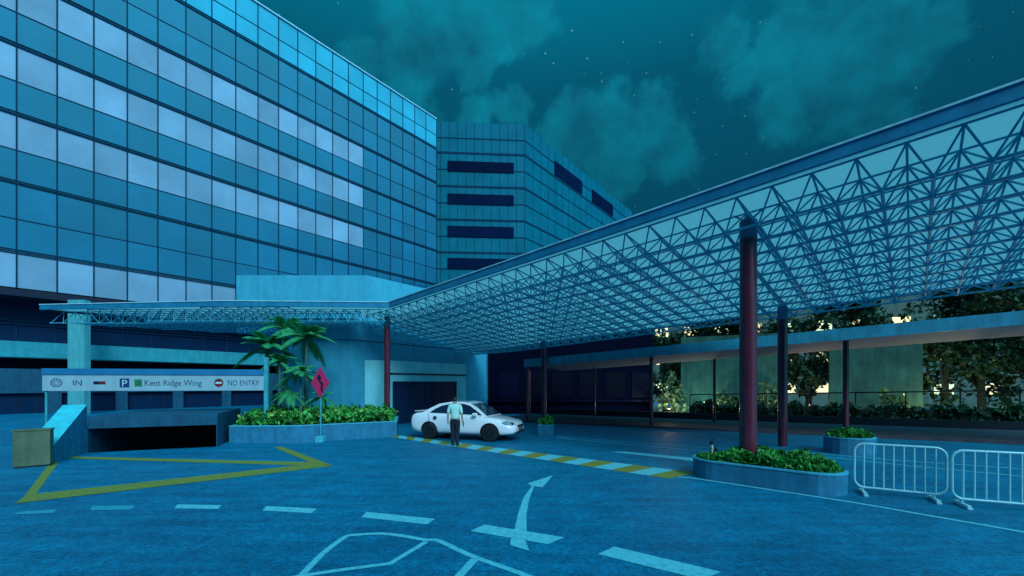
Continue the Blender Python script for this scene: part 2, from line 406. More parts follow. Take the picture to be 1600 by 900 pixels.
for i, (ar, k, p0, p1, z0, z1) in enumerate(panels):
    if i < 100 and ar > 0:
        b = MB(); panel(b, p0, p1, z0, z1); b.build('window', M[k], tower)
    else: panel(rest.setdefault('r', MB()), p0, p1, z0, z1); rest.setdefault('k', []).append(k)
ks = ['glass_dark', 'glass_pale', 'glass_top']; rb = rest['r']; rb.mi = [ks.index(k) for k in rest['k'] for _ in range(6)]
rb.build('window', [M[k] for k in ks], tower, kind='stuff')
b = MB()
for j in range(ncol+1): b.obox(fp(a0+j*bay-.035, zb, -.1), e*.07, nrm*.13, Vector((0, 0, zl[-1]-zb)))
for z0, z1, tg in rows:
    if tg[0] == 'u': b.obox(fp(a0, z0-.03, -.1), e*(a_end-a0), nrm*.115, Vector((0, 0, .06)))
b.build('mullion_grid', M['mullion'], tower)
for z in zl[:-1]:
    b = MB(); b.obox(fp(a0, z+.10, -.1), e*(a_end-a0), nrm*.15, Vector((0, 0, .06))); b.obox(fp(a0, z-.12, -.1), e*(a_end-a0), nrm*.15, Vector((0, 0, .06)))
    b.build('floor_ledge', M['mullion'], tower)
b = MB(); b.obox(fp(a0, zl[-1], -.3), e*(a_end-a0), nrm*.42, Vector((0, 0, .12))); b.build('parapet_cap', M['edge'], tower)
# recessed ground storeys
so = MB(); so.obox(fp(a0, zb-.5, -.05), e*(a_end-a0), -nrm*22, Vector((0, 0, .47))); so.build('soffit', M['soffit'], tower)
SB = -2.0*S
lz = [x*S for x in (6.8, 5.45, 4.35, 3.41, 2.72, 1.25)]
b = MB()
b.obox(fp(a0, lz[2], SB-.1), e*(a_end-a0), nrm*.08, Vector((0, 0, lz[0]-lz[2]))); b.build('lower_window', M['lowglass'], tower)
b = MB()
for j in range(ncol+1): b.obox(fp(a0+j*bay-.05, lz[2], SB-.05), e*.1, nrm*.10, Vector((0, 0, lz[0]-lz[2])))
for z in (lz[1]-.12, lz[1]+.10): b.obox(fp(a0, z, SB-.05), e*(a_end-a0), nrm*.16, Vector((0, 0, .1)))
b.build('lower_mullion', M['mullion'], tower)
b = MB(); b.obox(fp(a0, lz[3], SB-.6), e*(a_end-a0), nrm*.75, Vector((0, 0, lz[2]-lz[3]))); b.build('concrete_band', M['teal_conc'], tower)
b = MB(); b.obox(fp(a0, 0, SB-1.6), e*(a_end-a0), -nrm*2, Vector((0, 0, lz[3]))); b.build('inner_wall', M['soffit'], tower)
b = MB(); b.obox(fp(a0, lz[5], SB-.45), e*(a_end-a0), nrm*.35, Vector((0, 0, lz[4]-lz[5]))); b.build('shop_lintel', M['ledge'], tower)
b = MB(); b.obox(fp(a0, 0, SB-.5), e*(a_end-a0), nrm*.06, Vector((0, 0, lz[5]-.004))); b.build('shop_window', M['lowglass'], tower)
for j in range(0, ncol, 2):
    b = MB(); b.obox(fp(a0+j*bay-.35, 0, SB-.43), e*.7, nrm*.38, Vector((0, 0, lz[5]-.006))); b.build('pier', M['ledge'], tower)
for j in range(8, 34):
    b = MB(); b.obox(fp(a0+j*bay/2-.03, 0, SB-.44), e*.06, nrm*.03, Vector((0, 0, lz[5]-.01))); b.build('shop_mullion', M['soffit'], tower)
# pillar carrying the tower edge
pc = Vector(((118-800)/F*24.3*S, 24.3*S, 0))
b = MB(); b.box((pc.x-.48*S, pc.y, 0), (pc.x+.5*S, pc.y+.40*S, zb-.5)); b.build('pillar', M['pale_conc'], tower, bevel=.02)

# ------------------------------------------------------------------ second tower behind
t2 = empty('rear_tower', (0,0,0), 0, 'darker green glass tower block rising behind the bright glass tower', 'office tower')
P0, P1 = V(-9.6, 51.7), V(1.63, 52.4); w2 = (P1-P0).normalized(); n2 = Vector((w2.y, -w2.x, 0)); L2 = (P1-P0).length
P2 = P1 + e*34*S; zt = 34.95*S; Ls = (P2-P1).length; ns = nrm
P0x = P0 - w2*8
b = MB(); b.prism([P0x, P1, P2, P2 - nrm*25, P0x - nrm*10 + e*20], 0, zt); b.build('wall', M['green_glass'], t2)
zf = 4.1*S
gy = lambda py, Y: H + (HY-py)/F*Y*S
ztop = [gy(y, 52) for y in (217, 240, 266, 292, 318, 344, 370, 395, 421, 446, 472, 497)]
b = MB()
for i, z in enumerate(ztop):
    hh = .30 if i % 2 else .13
    b.obox(P0x + Vector((0,0,z-hh/2)), w2*(L2+8), n2*.05, Vector((0,0,hh)))
    b.obox(P1 + Vector((0,0,z-hh/2)), e*Ls, ns*.05, Vector((0,0,hh)))
for k in range(18): b.obox(P0x + w2*((L2+8)*k/17-.04), w2*.07, n2*.02, Vector((0,0,zt)))
for k in range(20): b.obox(P1 + e*(Ls*k/19-.04), e*.07, ns*.02, Vector((0,0,zt)))
b.build('mullion_grid', M['mullion'], t2)
f0, f1 = .13, .875
for y0, y1 in ((253,269), (304,320), (354,371), (404,421), (455,471)):
    z0, z1 = gy(y1, 52), gy(y0, 52)
    b = MB(); b.obox(P0 + w2*L2*f0 + Vector((0,0,z0)), w2*L2*(f1-f0), n2*.14, Vector((0,0,z1-z0))); b.build('window', M['strip'], t2)
def sa(px):
    k = (px-800)/F; return (k*P1.y - P1.x)/(e.x - k*e.y)
for x0, x1 in ((866, 909), (925, 957)):
    z0, z1 = ztop[1]+.35, ztop[1]+2.6
    b = MB(); b.obox(P1 + e*sa(x0) + Vector((0,0,z0)), e*(sa(x1)-sa(x0)), ns*.14, Vector((0,0,z1-z0))); b.build('window', M['strip'], t2)

# ------------------------------------------------------------------ unseen block added behind the viewer to shade the near roadway
ob_ = empty('added_shade_block', (0,0,0), 0, 'plain dark block added out of view behind the viewer to shade the near roadway', 'building')
b = MB(); b.box((-46, -34, 0), (17, -15, 14.5)); b.build('wall', M['ledge'], ob_)
for fl_ in range(4):
    b = MB(); b.box((-39, -14.996, 1.4+fl_*3.2), (16, -14.95, 3.0+fl_*3.2)); b.build('window', M['strip'], ob_)

# ------------------------------------------------------------------ entrance building
eb = empty('entrance_building', (0,0,0), 0, 'pale teal entrance building with projecting doorway under the canopy', 'building')
W0, W1 = V(-6.85, 17.4), V(-1.5, 24.0)
EH = 4.6*S
b = MB(); b.prism([V(-9.8, 17.4), W0, W1, V(-5, 31), V(-9.8, 31)], 0, EH); b.build('wall', M['porch'], eb)
b = MB(); wz = 3.66*S
b.obox(W0 + Vector((0,0,wz)), e*((W1-W0).length), nrm*.012, Vector((0,0,.05))); b.obox(V(-9.8,17.4,0)+Vector((0,-.012,wz)), Vector((2.95*S,0,0)), Vector((0,.012,0)), Vector((0,0,.05)))
b.build('groove_line', M['ledge'], eb)
b = MB(); b.prism([V(-14.8, 22), V(-7.8, 22), V(-7.8, 22)+e*18*S, V(-14.8, 22)+Vector((0,18*S,0))], EH+.01, 7.64*S); b.build('upper_storey', M['upper'], eb)
C0 = V(-5.5, 17.9); C1 = V(-2.44, 21.67); VH = 2.84*S
b = MB(); b.prism([V(-6.43,17.9), C0, C1, C1-nrm*.74*S, V(-6.43,17.9)+Vector((.0,.05,0))], 0, VH); b.build('vestibule', M['porch_light'], eb)
vl = (C1-C0).length
b = MB(); b.obox(C0 + Vector((0,0,2.22*S)), e*vl, nrm*.03, Vector((0,0,.09))); b.build('groove_line', M['core'], eb)
def va(px):
    k = (px-800)/F; return (k*C0.y - C0.x)/(e.x - k*e.y)
dr = MB(); dz = 1.87*S
dr.obox(C0 + e*va(614), e*(va(713)-va(614)), nrm*.02, Vector((0,0,dz))); door = dr.build('glass_door', M['lowglass'], eb)
b = MB()
for px in (614, 641, 665, 690, 712):
    b.obox(C0 + e*(va(px)-.03), e*.06, nrm*.06, Vector((0,0,dz)))
b.obox(C0 + e*va(614) + Vector((0,0,dz)), e*(va(713)-va(614)), nrm*.07, Vector((0,0,.06)))
b.obox(C0 + e*va(614) + Vector((0,0,dz-.42)), e*(va(713)-va(614)), nrm*.05, Vector((0,0,.05)))
b.build('door_frame', M['mullion'], door)

# ------------------------------------------------------------------ navy annex behind the canopy
an = empty('annex_building', (0,0,0), 0, 'low unlit navy building in shadow between the entrance and the walkway', 'building')
ax0, ax1, ay = -1.45*S, 8.42*S, 24.5*S
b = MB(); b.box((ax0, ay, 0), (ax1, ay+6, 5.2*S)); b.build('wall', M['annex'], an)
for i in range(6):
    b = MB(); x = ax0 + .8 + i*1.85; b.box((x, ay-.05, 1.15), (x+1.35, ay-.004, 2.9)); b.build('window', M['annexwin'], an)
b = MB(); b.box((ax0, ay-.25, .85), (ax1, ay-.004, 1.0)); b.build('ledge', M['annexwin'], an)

# ------------------------------------------------------------------ canopy
C_ = Vector((-4.68, 15.75)); U = Vector((.714, -.70)); W = Vector((.70, .714))
def sd(x, y):
    q = Vector((x, y)) - C_; return q.dot(U), q.dot(W)
def rz(x, y):
    s, d = sd(x, y); return 4.95 + .036*max(s, 0) - .16*max(d, 0)
def rp(s, d): q = C_ + U*s + W*d; return q.x, q.y
cano = empty('canopy', (0,0,0), 0, 'long translucent canopy on blue lattice trusses and maroon columns over the forecourt', 'canopy')
SEND = 17.4; DB = 7.05
Dp, Ep = rp(SEND, 0), rp(SEND, DB)
I_ = (-2.17+.12, 23.16-.1)
poly_l = [(-18.67,16.26), (-10.9,15.5), (-4.68,15.75), (-6.85+.05,17.33), (-9.85,17.33), (-9.85,21.9)]
# fold: the right wing is one sloping plane, the left wing a level sheet
poly_r = [(-4.68,15.75), Dp, Ep, I_, (-6.85+.3,17.33)]
TH = .05
def up3(p, dz=0.0): return Vector((p[0]*S, p[1]*S, rz(p[0], p[1])*S + dz))
for pl in (poly_l, poly_r):
    m_ = MB()
    n = len(pl); top = [up3(p, -.16) for p in pl]; bot = [up3(p, -.16-TH) for p in pl]
    a = sum(pl[i][0]*pl[(i+1) % n][1]-pl[(i+1) % n][0]*pl[i][1] for i in range(n))
    if a < 0: top.reverse(); bot.reverse()
    m_.add(top + bot, [tuple(range(n)), tuple(reversed(range(n, 2*n)))] + [((i+1) % n, i, n+i, n+(i+1) % n) for i in range(n)])
    m_.build('roof_sheet', M['roofpan'], cano)
fl = [(-18.67,16.26), (-10.9,15.5), (-4.68,15.75), Dp]
fh = .21*S
for i in range(3):
    p, q = up3(fl[i]), up3(fl[i+1]); d = (q-p); nn = Vector((d.y, -d.x, 0)).normalized()
    b = MB(); b.obox(p + Vector((0,0,-fh)) , d, nn*.08, Vector((0,0,fh-.03))); b.build('fascia', M['fascia'], cano)
    b = MB(); b.obox(p + Vector((0,0,-.028)) - nn*.03, d, nn*.14, Vector((0,0,.035))); b.build('fascia_trim', M['edge'], cano)
bk = [(-18.67,16.26), (-9.85,21.9)]
p, q = up3(bk[0], -.16-TH), up3(bk[1], -.16-TH); b = MB(); d = q-p; b.obox(p+Vector((0,0,-.10)), d*.97, Vector((d.y,-d.x,0)).normalized()*.06, Vector((0,0,.1))); b.build('rear_edge_beam', M['core'], cano)
p, q = up3(Ep, -.16-TH), up3(I_, -.16-TH); b = MB(); d = q-p; b.obox(p+Vector((0,0,-.06)), d, Vector((-d.y,d.x,0)).normalized()*.08, Vector((0,0,.06))); b.build('rear_edge_beam', M['core'], cano)
def inside(p, pl):
    x, y = p; r = False; j = len(pl)-1
    for i in range(len(pl)):
        if (pl[i][1] > y) != (pl[j][1] > y) and x < (pl[j][0]-pl[i][0])*(y-pl[i][1])/(pl[j][1]-pl[i][1]) + pl[i][0]: r = not r
        j = i
    return r
def frame(origin, du, dv, nu, nv, bu, bv, poly, depth, rt=.024, name='truss'):
    top, bot = {}, {}
    for i in range(-9, nu+1):
        for j in range(nv+1):
            q = origin + du*(i*bu) + dv*(j*bv + .10)
            if inside((q.x, q.y), poly): top[i, j] = Vector((q.x*S, q.y*S, rz(q.x, q.y)*S - .26))
            q2 = origin + du*((i+.5)*bu) + dv*((j+.5)*bv + .10)
            if inside((q2.x, q2.y), poly): bot[i, j] = Vector((q2.x*S, q2.y*S, (rz(q2.x, q2.y)-(depth(q2) if callable(depth) else depth))*S))
    for j in range(nv+1):
        for nodes, rr_ in ((bot, rt*1.25), (top, rt*.9)):
            ii = sorted(i for (i, jj) in nodes if jj == j)
            if len(ii) > 1:
                b = MB(); b.path([nodes[i, j] for i in ii], rr_, 6); b.build('chord', M['steel'], cano, smooth=True)
    for i in range(-9, nu+1):
        b = MB()
        for j in range(nv+1):
            if (i, j) in bot:
                if (i, j+1) in bot: b.tube(bot[i, j], bot[i, j+1], rt*1.25, n=6, cap=False)
                for a_, c_ in ((i, j), (i+1, j), (i, j+1), (i+1, j+1)):
                    if (a_, c_) in top: b.tube(bot[i, j], top[a_, c_], rt*.8, n=5, cap=False)
                b.lathe(bot[i, j], [(.02, -.045), (.045, -.02), (.045, .02), (.02, .045)], 6)
            if (i, j) in top and (i, j+1) in top: b.tube(top[i, j], top[i, j+1], rt*.9, n=5, cap=False)
        if b.v: b.build(name, M['steel'], cano, smooth=True)
frame(C_, U, W, 32, 11, .55, .62, poly_r, lambda q: .66-.028*max(0, sd(q.x, q.y)[1]), .023)
frame(Vector((-18.6, 15.5)), Vector((1, 0)), Vector((0, 1)), 30, 13, .48, .48, poly_l, .72, .018)
def column(x, y, r, ztop, basez=0.0):
    b = MB(); p = Vector((x*S, y*S, 0)); r *= S
    b.lathe(p, [(r, basez), (r, ztop*S-.42)], 24); cm = b.build('column', M['redcol'], cano, smooth=True)
    b = MB(); b.lathe(p, [(r*1.02, ztop*S-.42), (r*1.02, ztop*S)], 24); b.build('column_cap', M['capsteel'], cm, smooth=True)
    b = MB()
    for k in range(4):
        t = math.pi/4 + k*math.pi/2
        b.tube(p + Vector((0,0,ztop*S-.02)), p + Vector((math.cos(t)*.30, math.sin(t)*.30, ztop*S+.20)), .022, n=6)
    b.build('column_bracket', M['steel'], cm, smooth=True)
column(4.5, 7.8, .148, 4.90)
column(7.85, 11.88, .125, 4.03)
column(-5.06, 16.6, .12, 4.52)
column(1.42, 18.2, .115, 3.72)

# ------------------------------------------------------------------ covered walkway
wk = empty('covered_walkway', (0,0,0), 0, 'covered walkway with thin flat roof on slender maroon posts behind the forecourt', 'walkway')
w0, w1 = V(.6, 19.2), V(15.2, 12.1); wd = (w1-w0).normalized(); wn = Vector((-wd.y, wd.x, 0))
Fl, Fr = V(.594, 19.0), V(13.5, 10.8); fd = (Fr-Fl)
zL, zR = 2.9*S, 3.7*S; slope = (zR-zL)/fd.length; fd.normalize(); fnn = Vector((-fd.y, fd.x, 0))
Lw = 21*S
def roofpt(a, o, dz=0): return Fl + fd*a + fnn*o + Vector((0, 0, zL + slope*a + dz))
ft = .33*S; RW = 4.1*S
b = MB(); q = [roofpt(0,0), roofpt(Lw,0), roofpt(Lw,RW,-.25), roofpt(0,RW,-.25)]
q2 = [p - Vector((0,0,.10)) for p in q]
b.add(q+q2, [(0,1,2,3),(7,6,5,4),(0,4,5,1),(1,5,6,2),(2,6,7,3),(3,7,4,0)]); b.build('roof', M['walkroof'], wk)
b = MB(); q = [roofpt(-.02,-.06), roofpt(Lw,-.06), roofpt(Lw,-.003), roofpt(-.02,-.003)]; q2 = [p - Vector((0,0,ft)) for p in q]; q = [p+Vector((0,0,.04)) for p in q]
b.add(q+q2, [(0,1,2,3),(7,6,5,4),(0,4,5,1),(1,5,6,2),(2,6,7,3),(3,7,4,0)]); b.build('fascia', M['walkroof'], wk)
b = MB(); q = [roofpt(.02,.004,-ft*.55), roofpt(Lw,.004,-ft*.55), roofpt(Lw,RW,-.45), roofpt(.02,RW,-.45)]; q2 = [p + Vector((0,0,.03)) for p in q]
b.add(q+q2, [(3,2,1,0),(4,5,6,7),(0,1,5,4),(1,2,6,5),(2,3,7,6),(3,0,4,7)]); b.build('ceiling', M['walkunder'], wk)
for x, y, r in ((.72, 19.35, .06), (5.75, 16.9, .075), (11.38, 13.96, .085), (4.19, 20.8, .055), (9.1, 18.4, .065), (.95, 22.2, .055), (16.6, 11.4, .085)):
    p = V(x, y); q = p - Fl; a = q.dot(fd); o = q.dot(fnn); zt_ = zL + slope*a - .22 - .06*max(0, o)/1.0*.5
    b = MB(); b.lathe(p, [(r*S, 0), (r*S, zt_)], 16); po = b.build('post', M['redcol'], wk, smooth=True)
    b = MB(); b.lathe(p, [(r*S*1.6, 0), (r*S*1.6, .03)], 16); b.build('base_plate', M['capsteel'], po)
b = MB(); pv = [w0-wd*2, w0+wd*30, w0+wd*30+wn*5.0, w0-wd*2+wn*5.0]; b.prism(pv, 0, .10); tag(b.build('pavement', M['brownpave']), kind='structure')

# planted strip behind the walkway
def leaf_cloud(pts_fn, n, size, stretch=1.7, up=.35):
    b = MB()
    for _ in range(n):
        p = Vector(pts_fn()); s = size*random.uniform(.6, 1.35)
        d = Vector((random.gauss(0,1), random.gauss(0,1), random.gauss(0,1)+up)).normalized()
        r = Vector((random.gauss(0,1), random.gauss(0,1), random.gauss(0,1))).cross(d).normalized()
        t = d*s*stretch*.5; w = r*s*.5; k = d.cross(r)*s*.12
        b.add([p-t, p-t*.1+w+k, p+t, p-t*.1-w+k], [(0,1,2),(0,2,3)])
    return b
hb = MB(); hq = w0+wn*5.1
hb.obox(hq + wd*(-1), wd*31, wn*.25, Vector((0,0,.45))); wal = hb.build('retaining_wall', M['kerb']); tag(wal, 'low dark kerb wall along the back of the walkway', 'wall')
def hpt():
    a = random.uniform(8.2, 28); o = random.uniform(.3, 1.5)
    return hq + wd*a + wn*o + Vector((0,0, random.uniform(.25, 1.0) + .12*math.sin(a*3)+.1*math.sin(a*7.7)))
hd = leaf_cloud(hpt, 9000, .15).build('hedge', M['leaf_dark']); tag(hd, 'long dark clipped hedge below the rail behind the walkway', 'hedge')
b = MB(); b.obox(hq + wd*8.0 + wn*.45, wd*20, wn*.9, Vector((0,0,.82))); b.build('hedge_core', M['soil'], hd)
rl = empty('handrail', (0,0,0), 0, 'thin dark metal handrail running above the hedge', 'railing')
ro = hq + wn*1.75
b = MB(); b.tube(ro + wd*8 + Vector((0,0,1.45)), ro + wd*28 + Vector((0,0,1.95)), .035, n=8); b.build('rail', M['fence'], rl, smooth=True)
for k in range(11):
    a = 8 + k*2.0; b = MB(); b.tube(ro + wd*a, ro + wd*a + Vector((0,0,1.45 + (a-8)*.025)), .028, n=8); b.build('post', M['fence'], rl, smooth=True)
def onback(px, off):
    "point on the line offset behind the walkway seen in photo column px"
    q = w0 + wn*off; k = (px-800)/F; a = (k*q.y - q.x)/(wd.x - k*wd.y); return q + wd*a
for i, (x0, x1, lab) in enumerate(((1064, 1218, 'pale green rendered wall behind the hedge, left of the gap with a lit tree'),
                                  (1296, 1442, 'pale green rendered wall behind the hedge, right of the gap with a lit tree'))):
    p, q = onback(x0, 9.0), onback(x1, 9.0); bw = MB(); d = q-p
    bw.obox(p, d, Vector((-d.y, d.x, 0)).normalized()*.25, Vector((0,0,5.2))); o = bw.build('boundary_wall', M['palewall']); tag(o, lab, 'wall')

# lit building far behind the trees
lb = empty('lit_building', (0,0,0), 0, 'distant building with warmly lit windows glimpsed through the dark trees', 'building')
ld = Vector((.93, -.37, 0)); ln = Vector((-ld.y, ld.x, 0)); l0 = Vector((10, 47, 0)); 
b = MB(); b.obox(l0 - ld*2, ld*44, ln*10, Vector((0,0,20))); b.build('wall', M['farwall'], lb)
for fl_ in range(6):
    for k in range(14):
        if random.random() < .12: continue
        b = MB(); b.obox(l0 + ld*(k*2.9+.3) - ln*.05 + Vector((0,0,1.2+fl_*3.0)), ld*1.3, ln*.04, Vector((0,0,.95)))
        b.build('window', M['lit_warm'] if random.random() < .6 else M['lit_cool'], lb)

# trees beyond the walkway
def tree(x, y, h, r, label, n=1700, leaf='treeleaf', seed=1, lean=0):
    rnd = random.Random(seed); t = empty('tree', (x, y, 0), 0, label, 'tree', 'trees beyond the covered walkway')
    b = MB(); top = Vector((lean, 0, h*.72))
    b.path([(0,0,0), (lean*.2+.05,.03,h*.22), (lean*.6,-.05,h*.48), tuple(top)], [.20, .16, .11, .05], 8)
    limbs = []
    for k in range(7):
        a = rnd.uniform(0, 6.28); z = h*rnd.uniform(.16, .6); q = Vector((lean*z/h+math.cos(a)*r*.75, math.sin(a)*r*.75, z+h*rnd.uniform(.1, .3)))
        b.path([(lean*z/h, 0, z), (lean*z/h+math.cos(a)*r*.35, math.sin(a)*r*.35, z+h*.08), tuple(q)], [.08, .05, .02], 6); limbs.append(q)
    b.build('trunk', M['bark'], t, smooth=True)
    cl = limbs + [Vector((rnd.gauss(0, r*.5), rnd.gauss(0, r*.5), h*rnd.uniform(.16, .6))) for _ in range(7)] + [top + Vector((rnd.gauss(0, r*.4), rnd.gauss(0, r*.4), rnd.uniform(-.25, .25)*h)) for _ in range(9)]
    cr = [rnd.uniform(.28, .5)*r for _ in cl]
    def pt():
        i = random.randrange(len(cl)); v = Vector((random.gauss(0,1), random.gauss(0,1), random.gauss(0,.75))).normalized()*cr[i]*random.uniform(.45, 1.05)
        return cl[i] + v
    leaf_cloud(pt, int(n*2.4), .20, 1.6).build('crown', M[leaf], t)
tr = [(1040, 11, 6.6, 1.5, 'small dark tree at the left end of the hedge against a lit gap'),
      (1085, 14, 8.2, 2.3, 'dark tree behind the left pale green wall'),
      (1175, 12.5, 8.0, 2.2, 'dark tree crown rising over the walkway roof by the thick column'),
      (1262, 10.6, 6.6, 1.6, 'dark tree with lit windows glowing through its leaves between the two pale walls'),
      (1335, 13, 8.2, 2.3, 'dark tree behind the right pale green wall'),
      (1395, 16, 5.2, 1.7, 'thin dark tree in front of the brightest lit windows'),
      (1475, 12, 8.0, 2.0, 'dark tree with yellow light through its leaves right of the pale wall'),
      (1535, 12.4, 8.8, 2.4, 'broad dark tree second from the right edge'),
      (1615, 11.6, 9.2, 2.6, 'dense dark tree at the right edge of the view')]
for i, (px, off, h, r, lab) in enumerate(tr):
    p = onback(px, off); tree(p.x, p.y, h, r, lab, {0: 600, 3: 700, 6: 650, 7: 1300}.get(i, 1900), seed=20+i, lean=(-.5, .4, -.2, .3, .5, -.3, .2, -.4, .1)[i])

# small lit shrubs against the walls
for i, (px, off, hh, lab) in enumerate(((1138, 8.2, 1.7, 'pale leafy shrub against the left pale wall, low behind the rail'), (1203, 8.0, 2.5, 'tall pale leafy shrub at the right end of the left pale wall'),
                            (1402, 8.1, 1.7, 'pale leafy shrub against the right pale wall, near its right end'), (1052, 8.3, 2.6, 'lit leafy shrub at the left end of the hedge'))):
    p = onback(px, off)
    def sp_t():
        z = random.random(); a = random.uniform(0, 6.28); rr_ = 1.15*math.sqrt(random.random())*(1-.35*z)
        return Vector((math.cos(a)*rr_ + .4*mnoise.noise(Vector((z*3, i, 0))), math.sin(a)*rr_*.5, .1+z*hh*(.75+.6*mnoise.noise(Vector((math.cos(a)*rr_*2.2, i*3.1, 2))))))
    o = leaf_cloud(sp_t, 300, .20, 1.5).build('wall_shrub', M['leaf_wall'], None, loc=(p.x, p.y, 0)); tag(o, lab, 'shrub', 'shrubs against the pale walls')
# uplights in the planted strip
def uplight(px, off, col, power, lab):
    p = onback(px, off); t = empty('garden_light', (p.x, p.y, 0), 0, lab, 'lamp')
    b = MB(); b.lathe((0,0,0), [(.04, 0), (.04, .40), (.08, .43), (.08, .52)], 12); b.build('housing', M['black'], t)
    b = MB(); b.lathe((0,0,0), [(.07, .522), (.07, .54)], 12); b.build('lens', M['bulb'], t)
    l = bpy.data.lights.new('garden_light_lamp', 'POINT'); l.energy = power; l.color = col; l.shadow_soft_size = .12
    o = bpy.data.objects.new('garden_light_lamp', l); COL.objects.link(o); o.parent = t; o.location = (0, 0, .64)
uplight(1098, 7.2, (.75, 1.0, .75), 130, 'small garden light behind the hedge lighting the left pale wall')
uplight(1045, 7.2, (1.0, .80, .50), 70, 'small warm garden light at the left end of the hedge')
uplight(1255, 7.0, (1.0, .72, .45), 200, 'small warm garden light behind the hedge in the gap between the pale walls')
uplight(1490, 8.6, (1.0, .95, .45), 420, 'small garden light behind the hedge near the right end')

# ------------------------------------------------------------------ carpark ramp, wall, cabinet, gantry
cp = empty('carpark_ramp_entrance', (0,0,0), 0, 'low dark carpark ramp opening under a teal concrete beam', 'carpark entrance')
zb0, zb1 = .63*S, .95*S
b = MB(); b.obox(R0 + Vector((0,0,zb0)), R1-R0+rd*.03, rn*3.3, Vector((0,0,zb1-zb0))); b.build('beam', M['ledge'], cp)
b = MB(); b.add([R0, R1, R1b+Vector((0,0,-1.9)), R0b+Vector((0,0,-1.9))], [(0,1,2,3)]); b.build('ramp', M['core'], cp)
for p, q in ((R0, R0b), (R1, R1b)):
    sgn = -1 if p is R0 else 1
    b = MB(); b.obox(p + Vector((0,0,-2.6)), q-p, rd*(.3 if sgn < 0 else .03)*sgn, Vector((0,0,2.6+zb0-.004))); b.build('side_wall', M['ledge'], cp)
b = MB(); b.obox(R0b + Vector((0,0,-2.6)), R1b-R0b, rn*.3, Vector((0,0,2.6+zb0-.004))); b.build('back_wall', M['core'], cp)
# sloping wing wall
nR = Vector(((77-800)/F*9.2*S, 9.2*S, 0)); fR = R0 + Vector((-.31, -.02, 0))
fR = Vector(((136-800)/F*10.75*S, 10.75*S, 0))
dirw = (fR-nR).normalized(); lw = Vector((-dirw.y, dirw.x, 0)); lw = lw if lw.x < 0 else -lw
tn, tf = .30*S, 1.26*S; ww = .46*S
b = MB()
pts = [nR, fR, fR+lw*ww, nR+lw*ww]; tops = [Vector((p.x, p.y, z)) for p, z in zip(pts, (tn, tf, tf, tn))]
b.add(pts+tops, [(3,2,1,0),(4,5,6,7),(0,1,5,4),(1,2,6,5),(2,3,7,6),(3,0,4,7)])
b.mi = [0,1,0,0,0,0]; wg = b.build('ramp_wall', [M['planter'], M['lit_top_conc']]); tag(wg, 'sloping concrete wing wall with its top coloured as lit beside the carpark ramp', 'wall')
cb = empty('utility_cabinet', V(-10.45, 8.95), R(38), 'plain tan utility cabinet standing in front of the sloping ramp wall', 'cabinet')
b = MB(); b.box((-.27*S, -.15*S, .04), (.27*S, .15*S, .79*S)); b.build('body', M['tan'], cb, bevel=.008)
b = MB(); b.box((-.285*S, -.165*S, .79*S), (.285*S, .165*S, .82*S)); b.build('lid', M['tan'], cb, bevel=.006)
b = MB(); b.box((-.25*S, -.13*S, 0), (.25*S, .13*S, .04)); b.build('plinth', M['core'], cb)
# gantry sign
gs = empty('entrance_gantry', (0,0,0), 0, 'white carpark entrance gantry board lettered IN, Kent Ridge Wing and NO ENTRY', 'gantry sign')
gl = Vector(((66-800)/F*11.8*S, 11.8*S, 0)); gr = Vector(((413-800)/F*12.8*S, 12.8*S, 0)); gd = (gr-gl); gL = gd.length; gd.normalize(); gn = Vector((gd.y, -gd.x, 0))
def ga(px):
    k = (px-800)/F; return (k*gl.y - gl.x)/(gd.x - k*gd.y)
z0, z1, z2 = 1.60*S, 2.07*S, 2.25*S
b = MB(); b.obox(gl + Vector((0,0,z0)), gd*gL, -gn*.14, Vector((0,0,z1-z0))); bd = b.build('board', M['signpale'], gs)
b = MB(); b.obox(gl + gn*.03 + Vector((0,0,z1+.002)), gd*gL, -gn*.20, Vector((0,0,z2-z1))); b.build('top_rail', M['signblue'], gs)
b = MB(); b.tube(gl + gd*.06 - gn*.07, gl + gd*.06 - gn*.07 + Vector((0,0,z0)), .035, n=10); b.build('post', M['post'], gs, smooth=True)
b = MB(); b.obox(gl + gd*(gL+.004) + gn*.05, gd*.13, -gn*.13, Vector((0,0,z2+.45))); b.build('post', M['post'], gs)
zc = (z0+z1)/2
def text(s, px0, px1, cap, m, zoff=0.0, off=.004, parent=None, name='lettering'):
    cu = bpy.data.curves.new(name, 'FONT'); cu.body = s; cu.size = 1; cu.extrude = 0.0; cu.align_x = 'LEFT'
    o = bpy.data.objects.new(name, cu); COL.objects.link(o); me = ev_mesh(o); bpy.data.objects.remove(o)
    xs = [v.co.x for v in me.vertices]; x0, x1 = min(xs), max(xs); capu = .69
    a0_, a1_ = ga(px0), ga(px1); sx = (a1_-a0_)/(x1-x0); sy = cap/capu
    for v in me.vertices:
        a = a0_ + (v.co.x-x0)*sx; z = zc + zoff + (v.co.y - capu/2)*sy
        v.co = gl + gd*a + gn*off + Vector((0,0,z))
    me.materials.clear(); me.materials.append(m)
    o = bpy.data.objects.new(name, me); COL.objects.link(o); o.parent = parent or bd; return o
def plate(px0, px1, za, zb_, m, name, off=.002):
    b = MB(); a, c_ = ga(px0), ga(px1)
    b.obox(gl + gd*a + Vector((0,0,zc+za)), gd*(c_-a), gn*off, Vector((0,0,zb_-za))); return b.build(name, m, bd)
